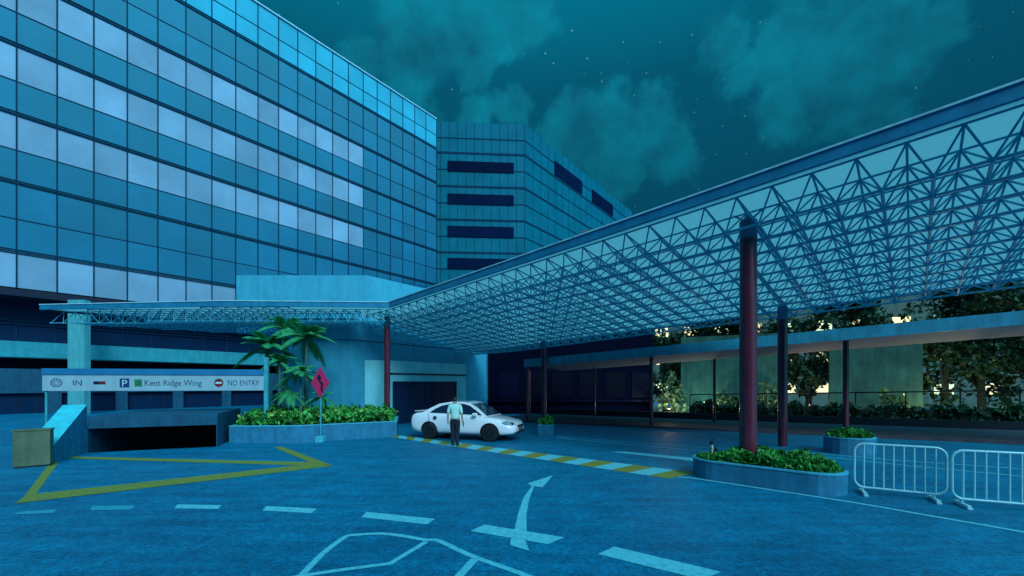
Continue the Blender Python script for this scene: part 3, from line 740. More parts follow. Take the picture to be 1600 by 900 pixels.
def disc(px, r, m, name, off, zo=0.0, sq=1.0, inner=0.0):
    a = ga(px); n = 28; vs = []; c_ = gl + gd*a + gn*off + Vector((0,0,zc+zo))
    ring = [c_ + gd*math.cos(2*math.pi*k/n)*r*sq + Vector((0,0,math.sin(2*math.pi*k/n)*r)) for k in range(n)]
    b = MB()
    if inner:
        r2 = [c_ + (p-c_)*inner for p in ring]; b.add(ring+r2, [(k, (k+1) % n, n+(k+1) % n, n+k) for k in range(n)])
    else: b.poly(ring)
    return b.build(name, m, bd)
text('IN', 114, 128, .19, M['navy'])
text('Kent Ridge Wing', 226, 315, .20, M['navy'])
text('NO ENTRY', 356, 405, .19, M['navy'])
plate(187, 202, -.16, .15, M['pblue'], 'parking_symbol'); text('P', 191, 199, .22, M['white'], -.01, .006)
plate(210, 222, -.13, .12, M['pgreen'], 'level_symbol'); text('3', 214, 219, .15, M['navy'], 0, .006)
plate(146, 155, -.055, .05, M['black'], 'direction_symbol', .0025); plate(155, 165, -.055, .05, M['signred'], 'direction_symbol', .003)
disc(342, .15, M['signred'], 'no_entry_symbol', .004); plate(337, 347, -.03, .035, M['white'], 'no_entry_bar', .007)
disc(88, .15, M['navy'], 'round_emblem', .004, 0, 1.15, .86)
b = MB(); ac = gl + gd*ga(88) + gn*.004 + Vector((0,0,zc))
for k in range(9):
    t = 2*math.pi*k/9; p = ac + gd*math.cos(t)*.145 + Vector((0,0,math.sin(t)*.125)); q = ac + gd*math.cos(t+.5)*.06 + Vector((0,0,math.sin(t+.5)*.05))
    w_ = (q-p).normalized().cross(gn)*.010; b.poly([p-w_, p+w_, q+w_, q-w_])
b.build('round_emblem', M['navy'], bd)

# ------------------------------------------------------------------ big planter with palms
def planter(name, poly, h, label, rim=.16, off=.0, hedge_label=None, leafn=0, leafm='leaf', lsz=.15, lh=.35, keep=None):
    cen = Vector((sum(p[0] for p in poly)/len(poly), sum(p[1] for p in poly)/len(poly), 0))
    t = empty(name, cen, 0, label, 'planter')
    lp = [Vector((p[0], p[1], 0))-cen for p in poly]
    inn = []
    n = len(lp)
    a = sum(lp[i].x*lp[(i+1) % n].y-lp[(i+1) % n].x*lp[i].y for i in range(n))
    if a < 0: lp.reverse()
    for i in range(n):
        d0 = (lp[i]-lp[i-1]).normalized(); d1 = (lp[(i+1) % n]-lp[i]).normalized()
        n0, n1_ = Vector((-d0.y, d0.x, 0)), Vector((-d1.y, d1.x, 0)); bis = (n0+n1_).normalized()
        inn.append(lp[i] + bis*rim/max(.4, bis.dot(n0)))
    b = MB(); b.prism([(p.x, p.y) for p in lp], 0, h); w_ = b.build('wall', M['planter'], t)
    b = MB(); z = Vector((0,0,h+.003)); z2 = Vector((0,0,h+.035))
    out = [p + (p-q).normalized()*.012 for p, q in zip(lp, inn)]
    b.add([p+z for p in out]+[p+z for p in inn]+[p+z2 for p in out]+[p+z2 for p in inn],
        [f for i in range(n) for f in ((2*n+i, 2*n+(i+1) % n, 3*n+(i+1) % n, 3*n+i), (i, (i+1) % n, 2*n+(i+1) % n, 2*n+i), ((i+1) % n+n, n+i, 3*n+i, 3*n+(i+1) % n))])
    b.build('rim', M['planter_rim'], t)
    b = MB(); b.poly([p+Vector((0,0,h+.010)) for p in inn]); b.build('soil', M['soil'], t)
    if leafn:
        ip = [(p.x, p.y) for p in inn]; xs = [p[0] for p in ip]; ys_ = [p[1] for p in ip]
        def pt():
            for _ in range(60):
                x, y = random.uniform(min(xs), max(xs)), random.uniform(min(ys_), max(ys_))
                if inside((x, y), ip): break
            nz = mnoise.noise(Vector((x*2.6+3, y*2.6, 1)))*.7 + mnoise.noise(Vector((x*7, y*7, 4)))*.5
            top = lh*(.62+.75*nz)*min(1.0, min((Vector((x, y))-Vector((p.x, p.y))).length for p in lp)*2.2+.35)
            if keep is not None: top *= min(1, max(.12, ((Vector((x+cen.x, y+cen.y))-Vector((keep.x, keep.y))).length-.12)/.45))
            return Vector((x, y, h + random.uniform(.02, 1)**.6*max(.04, top)))
        hd = leaf_cloud(pt, leafn, lsz).build('planter_shrub', M[leafm], None, loc=cen)
        tag(hd, hedge_label, 'shrub'); return t, hd
    return t, None
big = [V(-8.6,12.45), V(-6.7,12.5), V(-3.95,14.05), V(-4.5,16.2), V(-9.38,16)]
tp, hdg = planter('planter', big, .5*S, 'large angled concrete planter holding palms beside the ramp', .15, 0,
        'bright green flowering shrub filling the large planter under the palms', 9000, 'leaf', .12, .62)
b2 = MB(); rr = random.Random(3)
def fpt():
    return Vector((rr.uniform(-2.3, 2.4)*1.0, 0, 0))
# yellow flower flecks among the shrub leaves
cen = hdg.location
def fl_pt():
    for _ in range(60):
        x, y = random.uniform(-9*S, -4*S), random.uniform(12.5*S, 16*S)
        if inside((x, y), [(p.x, p.y) for p in big]): break
    nz = mnoise.noise(Vector(((x-cen.x)*1.7+3, (y-cen.y)*1.7, 1)))
    return Vector((x-cen.x, y-cen.y, .5*S + .52*(.75+.6*nz)*random.uniform(.8, 1.05)))
leaf_cloud(fl_pt, 480, .085, 1.2).build('blossom', M['leaf_yel'], hdg, kind='stuff')

def palm(px, Y, ztop, r, label, nfr=15, trunk_r=.10, seed=0, lean=0.0):
    rnd = random.Random(seed); x = (px-800)/F*Y*S; z0 = .5*S
    t = empty('palm_tree', (x, Y*S, z0), 0, label, 'palm tree', 'palms in the large planter')
    hh = ztop*S - z0
    b = MB(); k = 9
    b.path([(lean*(i/k)**2, 0, hh*i/k) for i in range(k+1)], [trunk_r*.8*(1.25-.5*i/k)*(1.08 if i % 2 else .97) for i in range(k+1)], 10); b.build('trunk', M['trunk'], t, smooth=True)
    b = MB(); top = Vector((lean, 0, hh))
    for f in range(nfr):
        az = 2*math.pi*f/nfr*1.0 + rnd.uniform(-.2, .2); el = rnd.uniform(-.15, 1.15); L = r*rnd.uniform(.85, 1.12)
        hd_ = Vector((math.cos(az), math.sin(az), 0)); side = Vector((-math.sin(az), math.cos(az), 0)); pts = []
        n = 14
        for i in range(n+1):
            u = i/n; pts.append(top + hd_*(L*(u*math.cos(el)*.95 + .05*u)) + Vector((0,0, L*(math.sin(el)*u - .62*u*u*(1.15-.3*el)))))
        b.path(pts, [.018*(1-.8*i/n)+.003 for i in range(n+1)], 4)
        for i in range(1, n+1):
            w = L*.25*math.sin(math.pi*min(1, (i/n)*.86+.12))**.7; d = (pts[i]-pts[i-1]).normalized()
            for h2 in (0, .25, .5, .75):
                c_ = pts[i-1].lerp(pts[i], h2)
                for sg in (-1, 1):
                    tip = c_ + side*sg*w*.85 + d*w*.55 - Vector((0,0,w*.28)); wd_ = d*L*.017
                    b.add([c_-wd_, c_+wd_, tip], [(0,1,2)])
    b.build('crown', M['palm'], t)
palm(479, 15.0, 3.45, 1.45, 'tall palm on the right of the cluster with a wide open crown', 19, .105, 1)
palm(417, 14.6, 3.1, 1.35, 'palm on the left of the cluster, crown reaching over the gantry post', 19, .10, 2)
palm(446, 15.4, 3.85, 1.3, 'tallest palm at the middle of the cluster, crown close under the canopy', 17, .10, 3)
palm(470, 13.9, 2.2, .95, 'short young palm low in front of the tall palms', 17, .07, 4)
palm(437, 14.2, 2.55, .9, 'short palm with upright fronds beside the gantry post', 15, .08, 5)
palm(503, 13.8, 1.35, .7, 'knee-high broad-leaved palm behind the diamond sign', 11, .06, 6)
palm(452, 14.0, 1.5, .75, 'bushy low palm at the foot of the tall trunks', 15, .06, 9)

# ------------------------------------------------------------------ diamond road sign
sp_ = G(500.5, 691); sg = empty('road_sign', (sp_.x, sp_.y, 0), 0, 'red diamond road sign with black winding arrow on a thin post', 'road sign')
b = MB(); b.box((-.14, -.14, 0), (.14, .14, .22)); b.build('base', M['planter_rim'], sg, bevel=.02)
b = MB(); b.tube((0,.03,.22), (0,.03,2.55), .03, n=10); b.build('pole', M['post'], sg, smooth=True)
b = MB(); hz, hw = .57, .33; zc_ = 2.15
b.add([(0,0,zc_-hz),(hw,0,zc_),(0,0,zc_+hz),(-hw,0,zc_),(0,-.02,zc_-hz),(hw,-.02,zc_),(0,-.02,zc_+hz),(-hw,-.02,zc_)],
      [(0,3,2,1),(4,5,6,7),(0,1,5,4),(1,2,6,5),(2,3,7,6),(3,0,4,7)]); pl = b.build('sign_plate', M['orange'], sg)
b = MB(); cpts = [Vector((x, -.026, zc_+z)) for x, z in ((.07,-.32),(.05,-.18),(.09,-.06),(-.02,.06),(-.03,.15))]
for i in range(len(cpts)-1):
    p, q = cpts[i], cpts[i+1]; w_ = (q-p).normalized().cross(Vector((0,1,0)))*.038; b.poly([p-w_, p+w_, q+w_, q-w_])
b.poly([(-.12,-.028,zc_+.13),(.06,-.028,zc_+.15),(-.04,-.028,zc_+.33)]); b.build('winding_arrow', M['black'], pl)

# ------------------------------------------------------------------ other planters
P1_, P2_ = V(4.05, 8.0), V(5.15, 7.02); ud = (P2_-P1_).normalized(); un = Vector((-ud.y, ud.x, 0)); rad = .47*S
ov = [P2_ + (ud*math.cos(t)+un*math.sin(t))*rad for t in [math.pi/2*(-1+2*k/12) for k in range(13)]] + [P1_ + (ud*math.cos(t)+un*math.sin(t))*rad for t in [math.pi/2*(1+2*k/12) for k in range(13)]]
planter('planter', ov, .33*S, 'long rounded concrete planter in the foreground around the thick maroon column', .10, 0,
        'leafy green ground shrub filling the long rounded planter', 5200, 'leaf', .10, .36, P1_ - ud*.22 + un*.10)
q = V(8.85, 10.75); rd2 = [q + Vector((math.cos(2*math.pi*k/20)*.68, math.sin(2*math.pi*k/20)*.55, 0)) for k in range(20)]
planter('planter', rd2, .40*S, 'round concrete planter behind the white crowd barriers', .08, 0,
        'light green shrub in the round planter behind the barriers', 1900, 'leaf', .10, .32)
q0 = G(841, 680.5); bx = [q0, q0+Vector((.62,-.03,0)), q0+Vector((.66,.55,0)), q0+Vector((.04,.6,0))]
planter('planter', bx, .40, 'small square concrete planter right of the white car', .05, 0,
        'small bright green shrub in the square planter right of the car', 520, 'leaf', .13, .45)

# ------------------------------------------------------------------ crowd barriers
def barrier(p, q, h=.96):
    d = (q-p); L_ = d.length; ang = math.atan2(d.y, d.x)
    t = empty('crowd_barrier', p, ang)
    z0, z1, r = .13, h, .15
    pts = []
    for cx, cz, s0 in ((L_-r, z1-r, 0), (r, z1-r, 1), (r, z0+r, 2), (L_-r, z0+r, 3)):
        for k in range(6):
            a = math.pi/2*(s0+k/5); pts.append((cx+math.cos(a)*r, 0, cz+math.sin(a)*r))
    b = MB(); b.up = Vector((0,1,0)); b.path(pts, .021, 8, closed=True); b.build('frame', M['barrier'], t, smooth=True)
    n = 8
    for k in range(n):
        x = L_*(k+1)/(n+1); b = MB(); b.tube((x,0,z0), (x,0,z1), .0155, n=8, cap=False); b.build('bar', M['barrier'], t, smooth=True)
    for x in (.13, L_-.16):
        b = MB(); b.box((x-.03,-.21,.03), (x+.03,.21,.065)); b.box((x-.012,-.012,.06), (x+.012,.012,z0)); b.box((x-.035,-.24,0), (x+.035,-.16,.03)); b.box((x-.035,.16,0), (x+.035,.24,.03))
        b.build('foot', M['barrier'], t, bevel=.006)
    return t
bp0, bp1 = V(5.65, 6.76), V(6.60, 6.22)
bar = barrier(bp0, bp1); tag(bar, 'white tubular crowd barrier next to the long rounded planter', 'barrier', 'white crowd barriers')
bb = copy_tree(bar); bd2 = V(6.52, 6.07); bb.location = bd2; bb.rotation_euler.z = R(-24); tag(bb, 'white tubular crowd barrier cut off by the right edge of the view', 'barrier', 'white crowd barriers')

# ------------------------------------------------------------------ car
def make_car():
    t = empty('parked_car', (0,0,0), 0, 'white four-door sedan parked by the entrance doors', 'car')
    # stations along the car, front at +x ; (x, zbot, zsill, ztop, wlow, wmid, wtop)
    st = [(-2.12,.50,.62,.80,.50,.62,.52), (-2.10,.34,.60,.90,.66,.74,.60), (-1.95,.24,.58,.985,.74,.80,.66), (-1.55,.20,.55,1.00,.77,.835,.70), (-1.0,.20,.52,.965,.78,.845,.745),
          (-.3,.20,.50,.945,.785,.85,.77), (.4,.20,.50,.925,.785,.85,.77), (.85,.20,.50,.905,.78,.845,.76), (1.3,.20,.50,.86,.77,.83,.70), (1.7,.21,.48,.79,.74,.80,.62),
          (1.98,.23,.45,.71,.66,.72,.52), (2.12,.28,.42,.62,.54,.60,.42), (2.16,.34,.42,.55,.44,.48,.34)]
    b = MB(); ring = []
    for x, z0, z1, z2, wl, wm, wt in st:
        hp = [(0,z0), (wl*.8,z0), (wl,z0+.05), (wm-.01,z0+(z1-z0)*.45), (wm,z1), (wm-.012,z1+(z2-z1)*.5), (wt+.05,z2-.045), (wt,z2), (wt*.5,z2+.02), (0,z2+.027)]
        full = hp + [(-y, z) for y, z in reversed(hp[1:-1])]
        ring.append([(x, y, z) for y, z in full])
    n = len(ring[0]); vs = [p for r_ in ring for p in r_]; fs = []
    for i in range(len(ring)-1):
        fs += [(i*n+k, i*n+(k+1) % n, (i+1)*n+(k+1) % n, (i+1)*n+k) for k in range(n)]
    fs += [tuple(range(n))[::-1], tuple(range((len(ring)-1)*n, len(ring)*n))]
    b.add(vs, fs); body = b.build('body', M['carwhite'], t)
    bm = bmesh.new(); bm.from_mesh(body.data); bmesh.ops.recalc_face_normals(bm, faces=bm.faces); bm.to_mesh(body.data); bm.free()
    ss = body.modifiers.new('s', 'SUBSURF'); ss.levels = 2; ss.render_levels = 2
    WX = (-1.235, 1.235); WR = .315
    cut = MB()
    for x in WX:
        for y0, y1 in ((-1.0, -.52), (.52, 1.0)): cut.lathe((x, 0, WR), [(WR+.055, y0), (WR+.055, y1)], 28, 'y')
    co = cut.build('cutter', M['black']); bm = bmesh.new(); bm.from_mesh(co.data); bmesh.ops.recalc_face_normals(bm, faces=bm.faces); bm.to_mesh(co.data); bm.free()
    bo = body.modifiers.new('b', 'BOOLEAN'); bo.operation = 'DIFFERENCE'; bo.object = co; bo.solver = 'EXACT'
    me = ev_mesh(body); body.modifiers.clear(); body.data = me; bpy.data.objects.remove(co)
    me.materials.clear(); me.materials.append(M['carwhite']); me.materials.append(M['black'])
    for p in me.polygons:
        p.use_smooth = True; c_ = p.center; p.material_index = 0
        for x in WX:
            if ((c_.x-x)**2+(c_.z-WR)**2)**.5 < WR+.058 and abs(p.normal.y) < .95 and abs(c_.y) > .5 or abs(abs(c_.y)-.52) < .003 and abs(p.normal.y) > .9: p.material_index = 1
    try: me.set_sharp_from_angle(angle=R(38))
    except Exception: pass
    # cabin
    prof = [(-1.62,.99), (-1.30,1.17), (-.92,1.345), (-.45,1.42), (0.05,1.43), (.35,1.385), (.70,1.21), (1.12,.90)]
    def halfw(z): return .735 - (z-.93)*.34
    b = MB(); vs = []; m_ = len(prof)
    for x, z in prof: vs += [(x, halfw(z)-.03, z), (x, -halfw(z)+.03, z)]
    for x, z in prof: vs += [(x*1.0, halfw(.9), .88), (x*1.0, -halfw(.9), .88)]
    fs = []
    for i in range(m_-1):
        fs += [(2*i, 2*i+1, 2*i+3, 2*i+2), (2*i, 2*i+2, 2*m_+2*i+2, 2*m_+2*i), (2*i+3, 2*i+1, 2*m_+2*i+1, 2*m_+2*i+3)]
    b.add(vs, fs); b.build('cabin', M['carwhite'], t, smooth=True)
    def gpoly(name, pts, side, m, off=.008, parent=t):
        b = MB(); v = [(x, side*(halfw(z)-.03*(z-.88)/.5+off), z) for x, z in pts]; b.poly(v if side < 0 else v[::-1]); return b.build(name, m, parent)
    for s_ in (-1, 1):
        gpoly('side_window', [(-1.28,1.00),(-1.10,1.13),(-.82,1.27),(-.45,1.345),(-.22,1.355),(-.22,.985)], s_, M['carglass'])
        gpoly('side_window', [(-.16,.98),(-.16,1.355),(.12,1.35),(.36,1.29),(.62,1.14),(.92,.955)], s_, M['carglass'])
        # door seams and handles sit on the flank
        b = MB()
        for x0_, z0_, x1_, z1_ in ((-.19,.96,-.17,.26), (.86,.93,.80,.26), (-1.30,.98,-1.24,.72), (-1.24,.72,-.86,.30), (-.86,.27,.80,.27)):
            yb = lambda z: s_*(.855 - .08*max(0, (z-.55)/.4)**2 - .03*max(0, (.45-z)/.25))
            b.tube((x0_, yb(z0_), z0_), (x1_, yb(z1_), z1_), .009, n=5)
        b.build('door_seam', M['seam'], t)
        for x in (-.98, .02 if s_ > 0 else -.02):
            b = MB(); b.lathe((x, s_*.835, .82), [(.02,-.02),(.075,-.015),(.075,.015),(.02,.02)], 12, 'y'); o = b.build('door_handle', M['seam'], t); o.scale.z = 1.0; o.location.z = 0
        b = MB(); b.box((.60, s_*.80, .93), (.78, s_*.97, 1.04)) if s_ > 0 else b.box((.60, -.97, .93), (.78, -.80, 1.04)); b.build('mirror', M['carwhite'], t, bevel=.035)
        b = MB(); b.add([(2.10, s_*.34, .60), (1.99, s_*.58, .60), (1.80, s_*.735, .66), (1.66, s_*.765, .74), (1.82, s_*.64, .765), (2.03, s_*.42, .69)], [(0,1,2,3,4,5)] if s_ < 0 else [(5,4,3,2,1,0)])
        hl = b.build('headlight', M['lamp'], t); 
        for v in hl.data.vertices: v.co.x += .035; v.co.y += s_*.02
        b = MB(); b.lathe((2.02, s_*.55, .655), [(.02,-.03),(.05,-.02),(.05,.02),(.02,.03)], 10, 'y'); b.build('bulb', M['black'], hl)
        b = MB(); b.box((-2.14, min(s_*.5, s_*.66), .70), (-2.05, max(s_*.5, s_*.66), .86)); b.build('tail_light', M['tail'], t, bevel=.02)
    b = MB(); wp = [(.42,1.36),(1.07,.935)]; v = [(wp[0][0]+.02, -.56, wp[0][1]), (wp[1][0]+.02, -.68, wp[1][1]), (wp[1][0]+.02, .68, wp[1][1]), (wp[0][0]+.02, .56, wp[0][1])]
    mid = [(.755, -.63, 1.195), (.755, .63, 1.195)]
    b.add([v[0], mid[0], v[1], v[2], mid[1], v[3]], [(0,1,4,5),(1,2,3,4)]); b.build('windscreen', M['carglass'], t)
    b = MB(); b.add([(-1.56,-.66,1.045),(-1.0,-.55,1.335),(-1.0,.55,1.335),(-1.56,.66,1.045)], [(0,3,2,1)]); b.build('rear_window', M['carglass'], t)
    b = MB(); b.box((2.10,-.30,.50), (2.185,.30,.60)); b.build('grille', M['black'], t, bevel=.02)
    b = MB(); b.box((2.05,-.50,.29), (2.175,.50,.37)); b.build('lower_grille', M['black'], t, bevel=.02)
    b = MB(); b.box((2.18,-.24,.40), (2.20,.24,.48)); b.build('number_plate', M['seam'], t)
    b = MB(); b.box((-2.0,-.62,1.035), (-1.80,.62,1.06)); b.build('boot_spoiler', M['carwhite'], t, bevel=.01)
    for x in WX:
        for s_ in (-1, 1):
            y0, y1 = (-.83, -.63) if s_ < 0 else (.63, .83)
            b = MB(); b.lathe((x,0,WR), [(WR*.62,y0),(WR*.93,y0),(WR,y0+.03),(WR,y1-.03),(WR*.93,y1),(WR*.62,y1)], 28, 'y'); wo = b.build('wheel', M['tyre'], t, smooth=True)
            ye = y0 if s_ < 0 else y1
            b = MB(); b.lathe((x,0,WR), [(WR*.60,ye-.005*s_*-1-.01),(WR*.60,ye+.01)], 24, 'y')
            rm = b.build('rim', M['black'], wo)
            b = MB()
            for k in range(5):
                a = 2*math.pi*k/5+.3; p = Vector((x, ye+s_*.012, WR)); d = Vector((math.cos(a), 0, math.sin(a)))
                w_ = Vector((-math.sin(a), 0, math.cos(a)))
                b.add([p+d*.03-w_*.03, p+d*WR*.58-w_*.022, p+d*WR*.58+w_*.022, p+d*.03+w_*.03], [(0,1,2,3)] if s_ > 0 else [(3,2,1,0)])
            b.build('spoke', M['rim'], wo)
    return t
car = make_car()
rw, fw = G(672, 685.6), G(766, 690.2); cd = (fw-rw).normalized(); cn = Vector((-cd.y, cd.x, 0))
cc = (rw+fw)/2 + cn*.74
car.location = (cc.x, cc.y, 0); car.rotation_euler.z = math.atan2(cd.y, cd.x)

# ------------------------------------------------------------------ person
def skin(name, verts, edges, radii, m, parent, sub=2, root=0):
    me = bpy.data.meshes.new(name); me.from_pydata([Vector(v) for v in verts], edges, [])
    o = bpy.data.objects.new(name, me); COL.objects.link(o)
    sk = o.modifiers.new('skin', 'SKIN'); sk.use_smooth_shade = True
    layer = me.skin_vertices[0].data if me.skin_vertices else None
    if layer is None:
        bm = bmesh.new(); bm.from_mesh(me); bm.verts.layers.skin.verify(); bm.to_mesh(me); bm.free(); layer = me.skin_vertices[0].data
    for i, r_ in enumerate(radii):
        layer[i].radius = (r_, r_) if not isinstance(r_, tuple) else r_; layer[i].use_root = (i == root)
    s_ = o.modifiers.new('sub', 'SUBSURF'); s_.levels = sub; s_.render_levels = sub
    res = ev_mesh(o); bpy.data.objects.remove(o)
    res.materials.clear(); res.materials.append(m)
    for p in res.polygons: p.use_smooth = True
    ob = bpy.data.objects.new(name, res); COL.objects.link(ob); ob.parent = parent; return ob
def make_person():
    p = empty('person', (0,0,0), 0, 'person in pale mint shirt and dark trousers seen from behind beside the car', 'person')
    v = [(0,0,.90), (0,0,1.02), (0,.0,1.20), (0,-.005,1.33), (0,0,1.42), (0,.01,1.50), (0,.02,1.58)]; ed = [(0,1),(1,2),(2,3),(3,4),(4,5),(5,6)]
    r_ = [(.15,.11), (.14,.10), (.15,.095), (.10,.075), (.052,.052), (.075,.085), (.078,.09)]
    def add(pt, par, rad): v.append(pt); ed.append((par, len(v)-1)); r_.append(rad); return len(v)-1
    for s in (-1, 1):
        sh = add((s*.175,-.005,1.335), 3, .046); el = add((s*.235,-.03,1.09), sh, .043); wr = add((s*.255,.02,.86), el, .028); pa = add((s*.258,.035,.79), wr, (.022,.036))
        for k, (dy, L_) in enumerate(((-.028,.07), (-.010,.085), (.009,.08), (.027,.065))):
            f1 = add((s*.258, .035+dy, .79-.05), pa, .010); add((s*.250, .040+dy, .74-L_*.45), f1, .008)
        th = add((s*.245,.075,.775), pa, .011); add((s*.238,.083,.735), th, .009)
        hp = add((s*.095,0,.84), 0, .095); kn = add((s*.075,.015,.48), hp, .062); an_ = add((s*.07,-.02,.085), kn, .042); add((s*.085,.13,.04), an_, .034)
    skin('body', v, ed, r_, M['skin'], p)
    # clothes follow the body, a little larger
    v2 = [(0,0,.86), (0,0,1.02), (0,0,1.20), (0,-.005,1.34), (0,0,1.425)]; e2 = [(0,1),(1,2),(2,3),(3,4)]; r2 = [(.172,.13), (.158,.118), (.172,.118), (.135,.10), (.066,.066)]
    for s in (-1, 1):
        v2 += [(s*.18,-.005,1.350), (s*.222,-.022,1.18), (s*.232,-.027,1.09)]; k = len(v2)-3; e2 += [(3,k),(k,k+1),(k+1,k+2)]; r2 += [.066, .058, .055]
    skin('shirt', v2, e2, r2, M['shirt'], p)
    v3 = [(0,0,1.0), (0,0,.84)]; e3 = [(0,1)]; r3 = [(.15,.112), (.165,.122)]
    for s in (-1, 1):
        v3 += [(s*.095,0,.78), (s*.078,.012,.48), (s*.072,-.012,.10), (s*.072,-.012,.065)]; k = len(v3)-4; e3 += [(1,k),(k,k+1),(k+1,k+2),(k+2,k+3)]; r3 += [.108, .082, .066, .066]
    skin('trousers', v3, e3, r3, M['trouser'], p)
    for s in (-1, 1):
        skin('shoe', [(s*.075,-.05,.045),(s*.08,.06,.045),(s*.088,.16,.04)], [(0,1),(1,2)], [.045,.045,.038], M['black'], p)
    skin('hair', [(0,-.035,1.50),(0,-.035,1.57),(0,.0,1.625),(0,.05,1.625)], [(0,1),(1,2),(2,3)], [(.07,.06),(.088,.085),(.085,.07),(.055,.04)], M['hair'], p)
    b = MB()
    b.box((-.012,.105,1.535),(.012,.132,1.56)); b.build('nose', M['skin'], p, bevel=.008)
    for s in (-1, 1):
        b = MB(); b.box((s*.085-.008,-.01,1.52),(s*.085+.008,.025,1.575)); b.build('ear', M['skin'], p, bevel=.007)
        b = MB(); b.lathe((s*.032,.098,1.567), [(.004,-.008),(.011,0),(.004,.006)], 8, 'y'); b.build('eye', M['black'], p)
    b = MB(); b.box((-.024,.104,1.50),(.024,.112,1.508)); b.build('mouth', M['signred'], p)
    return p
per = make_person(); pp = G(711, 696.5); per.location = (pp.x, pp.y, 0); per.rotation_euler.z = R(-6)
b = MB(); b.box((-.008,-.06,-.09), (.008,.06,.09)); ph = b.build('handheld_device', M['black'], bevel=.004)
ph.location = (pp.x + .285*math.cos(R(-6)), pp.y + .285*math.sin(R(-6)) + .06, .74); tag(ph, 'small dark handheld device in the right hand of the person', 'device')

# ------------------------------------------------------------------ black and white cat on the planter end
ct = empty('cat', (0,0,0), 0, 'small black and white cat sitting at the left end of the long rounded planter', 'cat')
v = [(0,0,.09), (-.02,0,.18), (-.045,0,.26), (-.055,0,.315), (-.115,0,.30)]
r_ = [.072, .058, .04, .050, .024]; ed = [(0,1),(1,2),(2,3),(3,4)]
def ca(pt, par, rad): v.append(pt); ed.append((par, len(v)-1)); r_.append(rad); return len(v)-1
for s in (-1, 1):
    k = ca((-.065, s*.035, .15), 1, .024); k = ca((-.075, s*.032, .06), k, .018); ca((-.095, s*.032, .012), k, .016)
    k = ca((.01, s*.065, .06), 0, .045); ca((-.06, s*.07, .018), k, .022)
k = ca((.075, 0, .03), 0, .024); k = ca((.13, .03, .022), k, .018); ca((.17, .07, .03), k, .013)
co = skin('body', v, ed, r_, M['catblack'], ct); co.data.materials.append(M['catwhite'])
for p in co.data.polygons:
    c_ = p.center
    if c_.x < -.045 and c_.z < .255: p.material_index = 1
for s in (-1, 1):
    b = MB(); b.add([(-.07,s*.015,.352),(-.03,s*.015,.352),(-.045,s*.05,.345),(-.042,s*.042,.405)], [(0,1,3),(1,2,3),(2,0,3),(0,2,1)]); b.build('ear', M['catblack'], ct)
cl_ = P1_ - ud*.18 + un*.24; ct.location = (cl_.x, cl_.y, .33*S+.04); ct.rotation_euler.z = R(8)

# ------------------------------------------------------------------ sky, moon, camera
w = bpy.data.worlds.new('World'); scn.world = w; w.use_nodes = True
t = w.node_tree; t.nodes.clear(); L = t.links.new
SUN_EL, SUN_AZ = 36.0, 155.0   # azimuth clockwise from +Y
out = N(t, 'ShaderNodeOutputWorld'); bgn = N(t, 'ShaderNodeBackground')
tc = N(t, 'ShaderNodeTexCoord'); sx = N(t, 'ShaderNodeSeparateXYZ'); L(tc.outputs['Generated'], sx.inputs[0])
sky = N(t, 'ShaderNodeTexSky', sky_type='NISHITA'); sky.sun_disc = False; sky.sun_elevation = R(SUN_EL); sky.sun_rotation = R(SUN_AZ)
base = N(t, 'ShaderNodeValToRGB'); cr = base.color_ramp
cr.elements[0].position = 0; cr.elements[0].color = (.000, .025, .05, 1)
cr.elements[1].position = .16; cr.elements[1].color = (.0005, .040, .078, 1)
for ps, cl in ((.38, (.0008, .052, .090, 1)), (.58, (.001, .080, .135, 1)), (.7, (.0008, .16, .25, 1)), (1.0, (.002, .27, .40, 1))):
    q = cr.elements.new(ps); q.color = cl
L(sx.outputs['Z'], base.inputs['Fac'])
nz = N(t, 'ShaderNodeTexNoise', Scale=6.5, Detail=10, Roughness=.60); L(tc.outputs['Generated'], nz.inputs['Vector'])
prev = None
def dirv(px, py): return Vector((px-800, F, HY-py)).normalized()
for px, py, rad in ((640,70,.13), (710,50,.13), (780,20,.10), (570,85,.07), (1180,95,.10), (1240,70,.13), (1330,90,.12), (1400,70,.08), (1230,150,.09), (1150,75,.08),
                    (890,220,.10), (950,225,.11), (1020,205,.09), (1060,235,.09), (960,265,.09), (800,165,.06), (740,180,.05), (745,105,.05), (1480,30,.06)):
    d = dirv(px, py); vm = N(t, 'ShaderNodeVectorMath', operation='DISTANCE'); L(tc.outputs['Generated'], vm.inputs[0]); vm.inputs[1].default_value = d
    mr = N(t, 'ShaderNodeMapRange'); mr.inputs['From Min'].default_value = 0; mr.inputs['From Max'].default_value = rad*1.5; mr.inputs['To Min'].default_value = 1; mr.inputs['To Max'].default_value = 0
    L(vm.outputs['Value'], mr.inputs['Value'])
    if prev is None: prev = mr.outputs[0]
    else:
        mx = N(t, 'ShaderNodeMath', operation='MAXIMUM'); L(prev, mx.inputs[0]); L(mr.outputs[0], mx.inputs[1]); prev = mx.outputs[0]
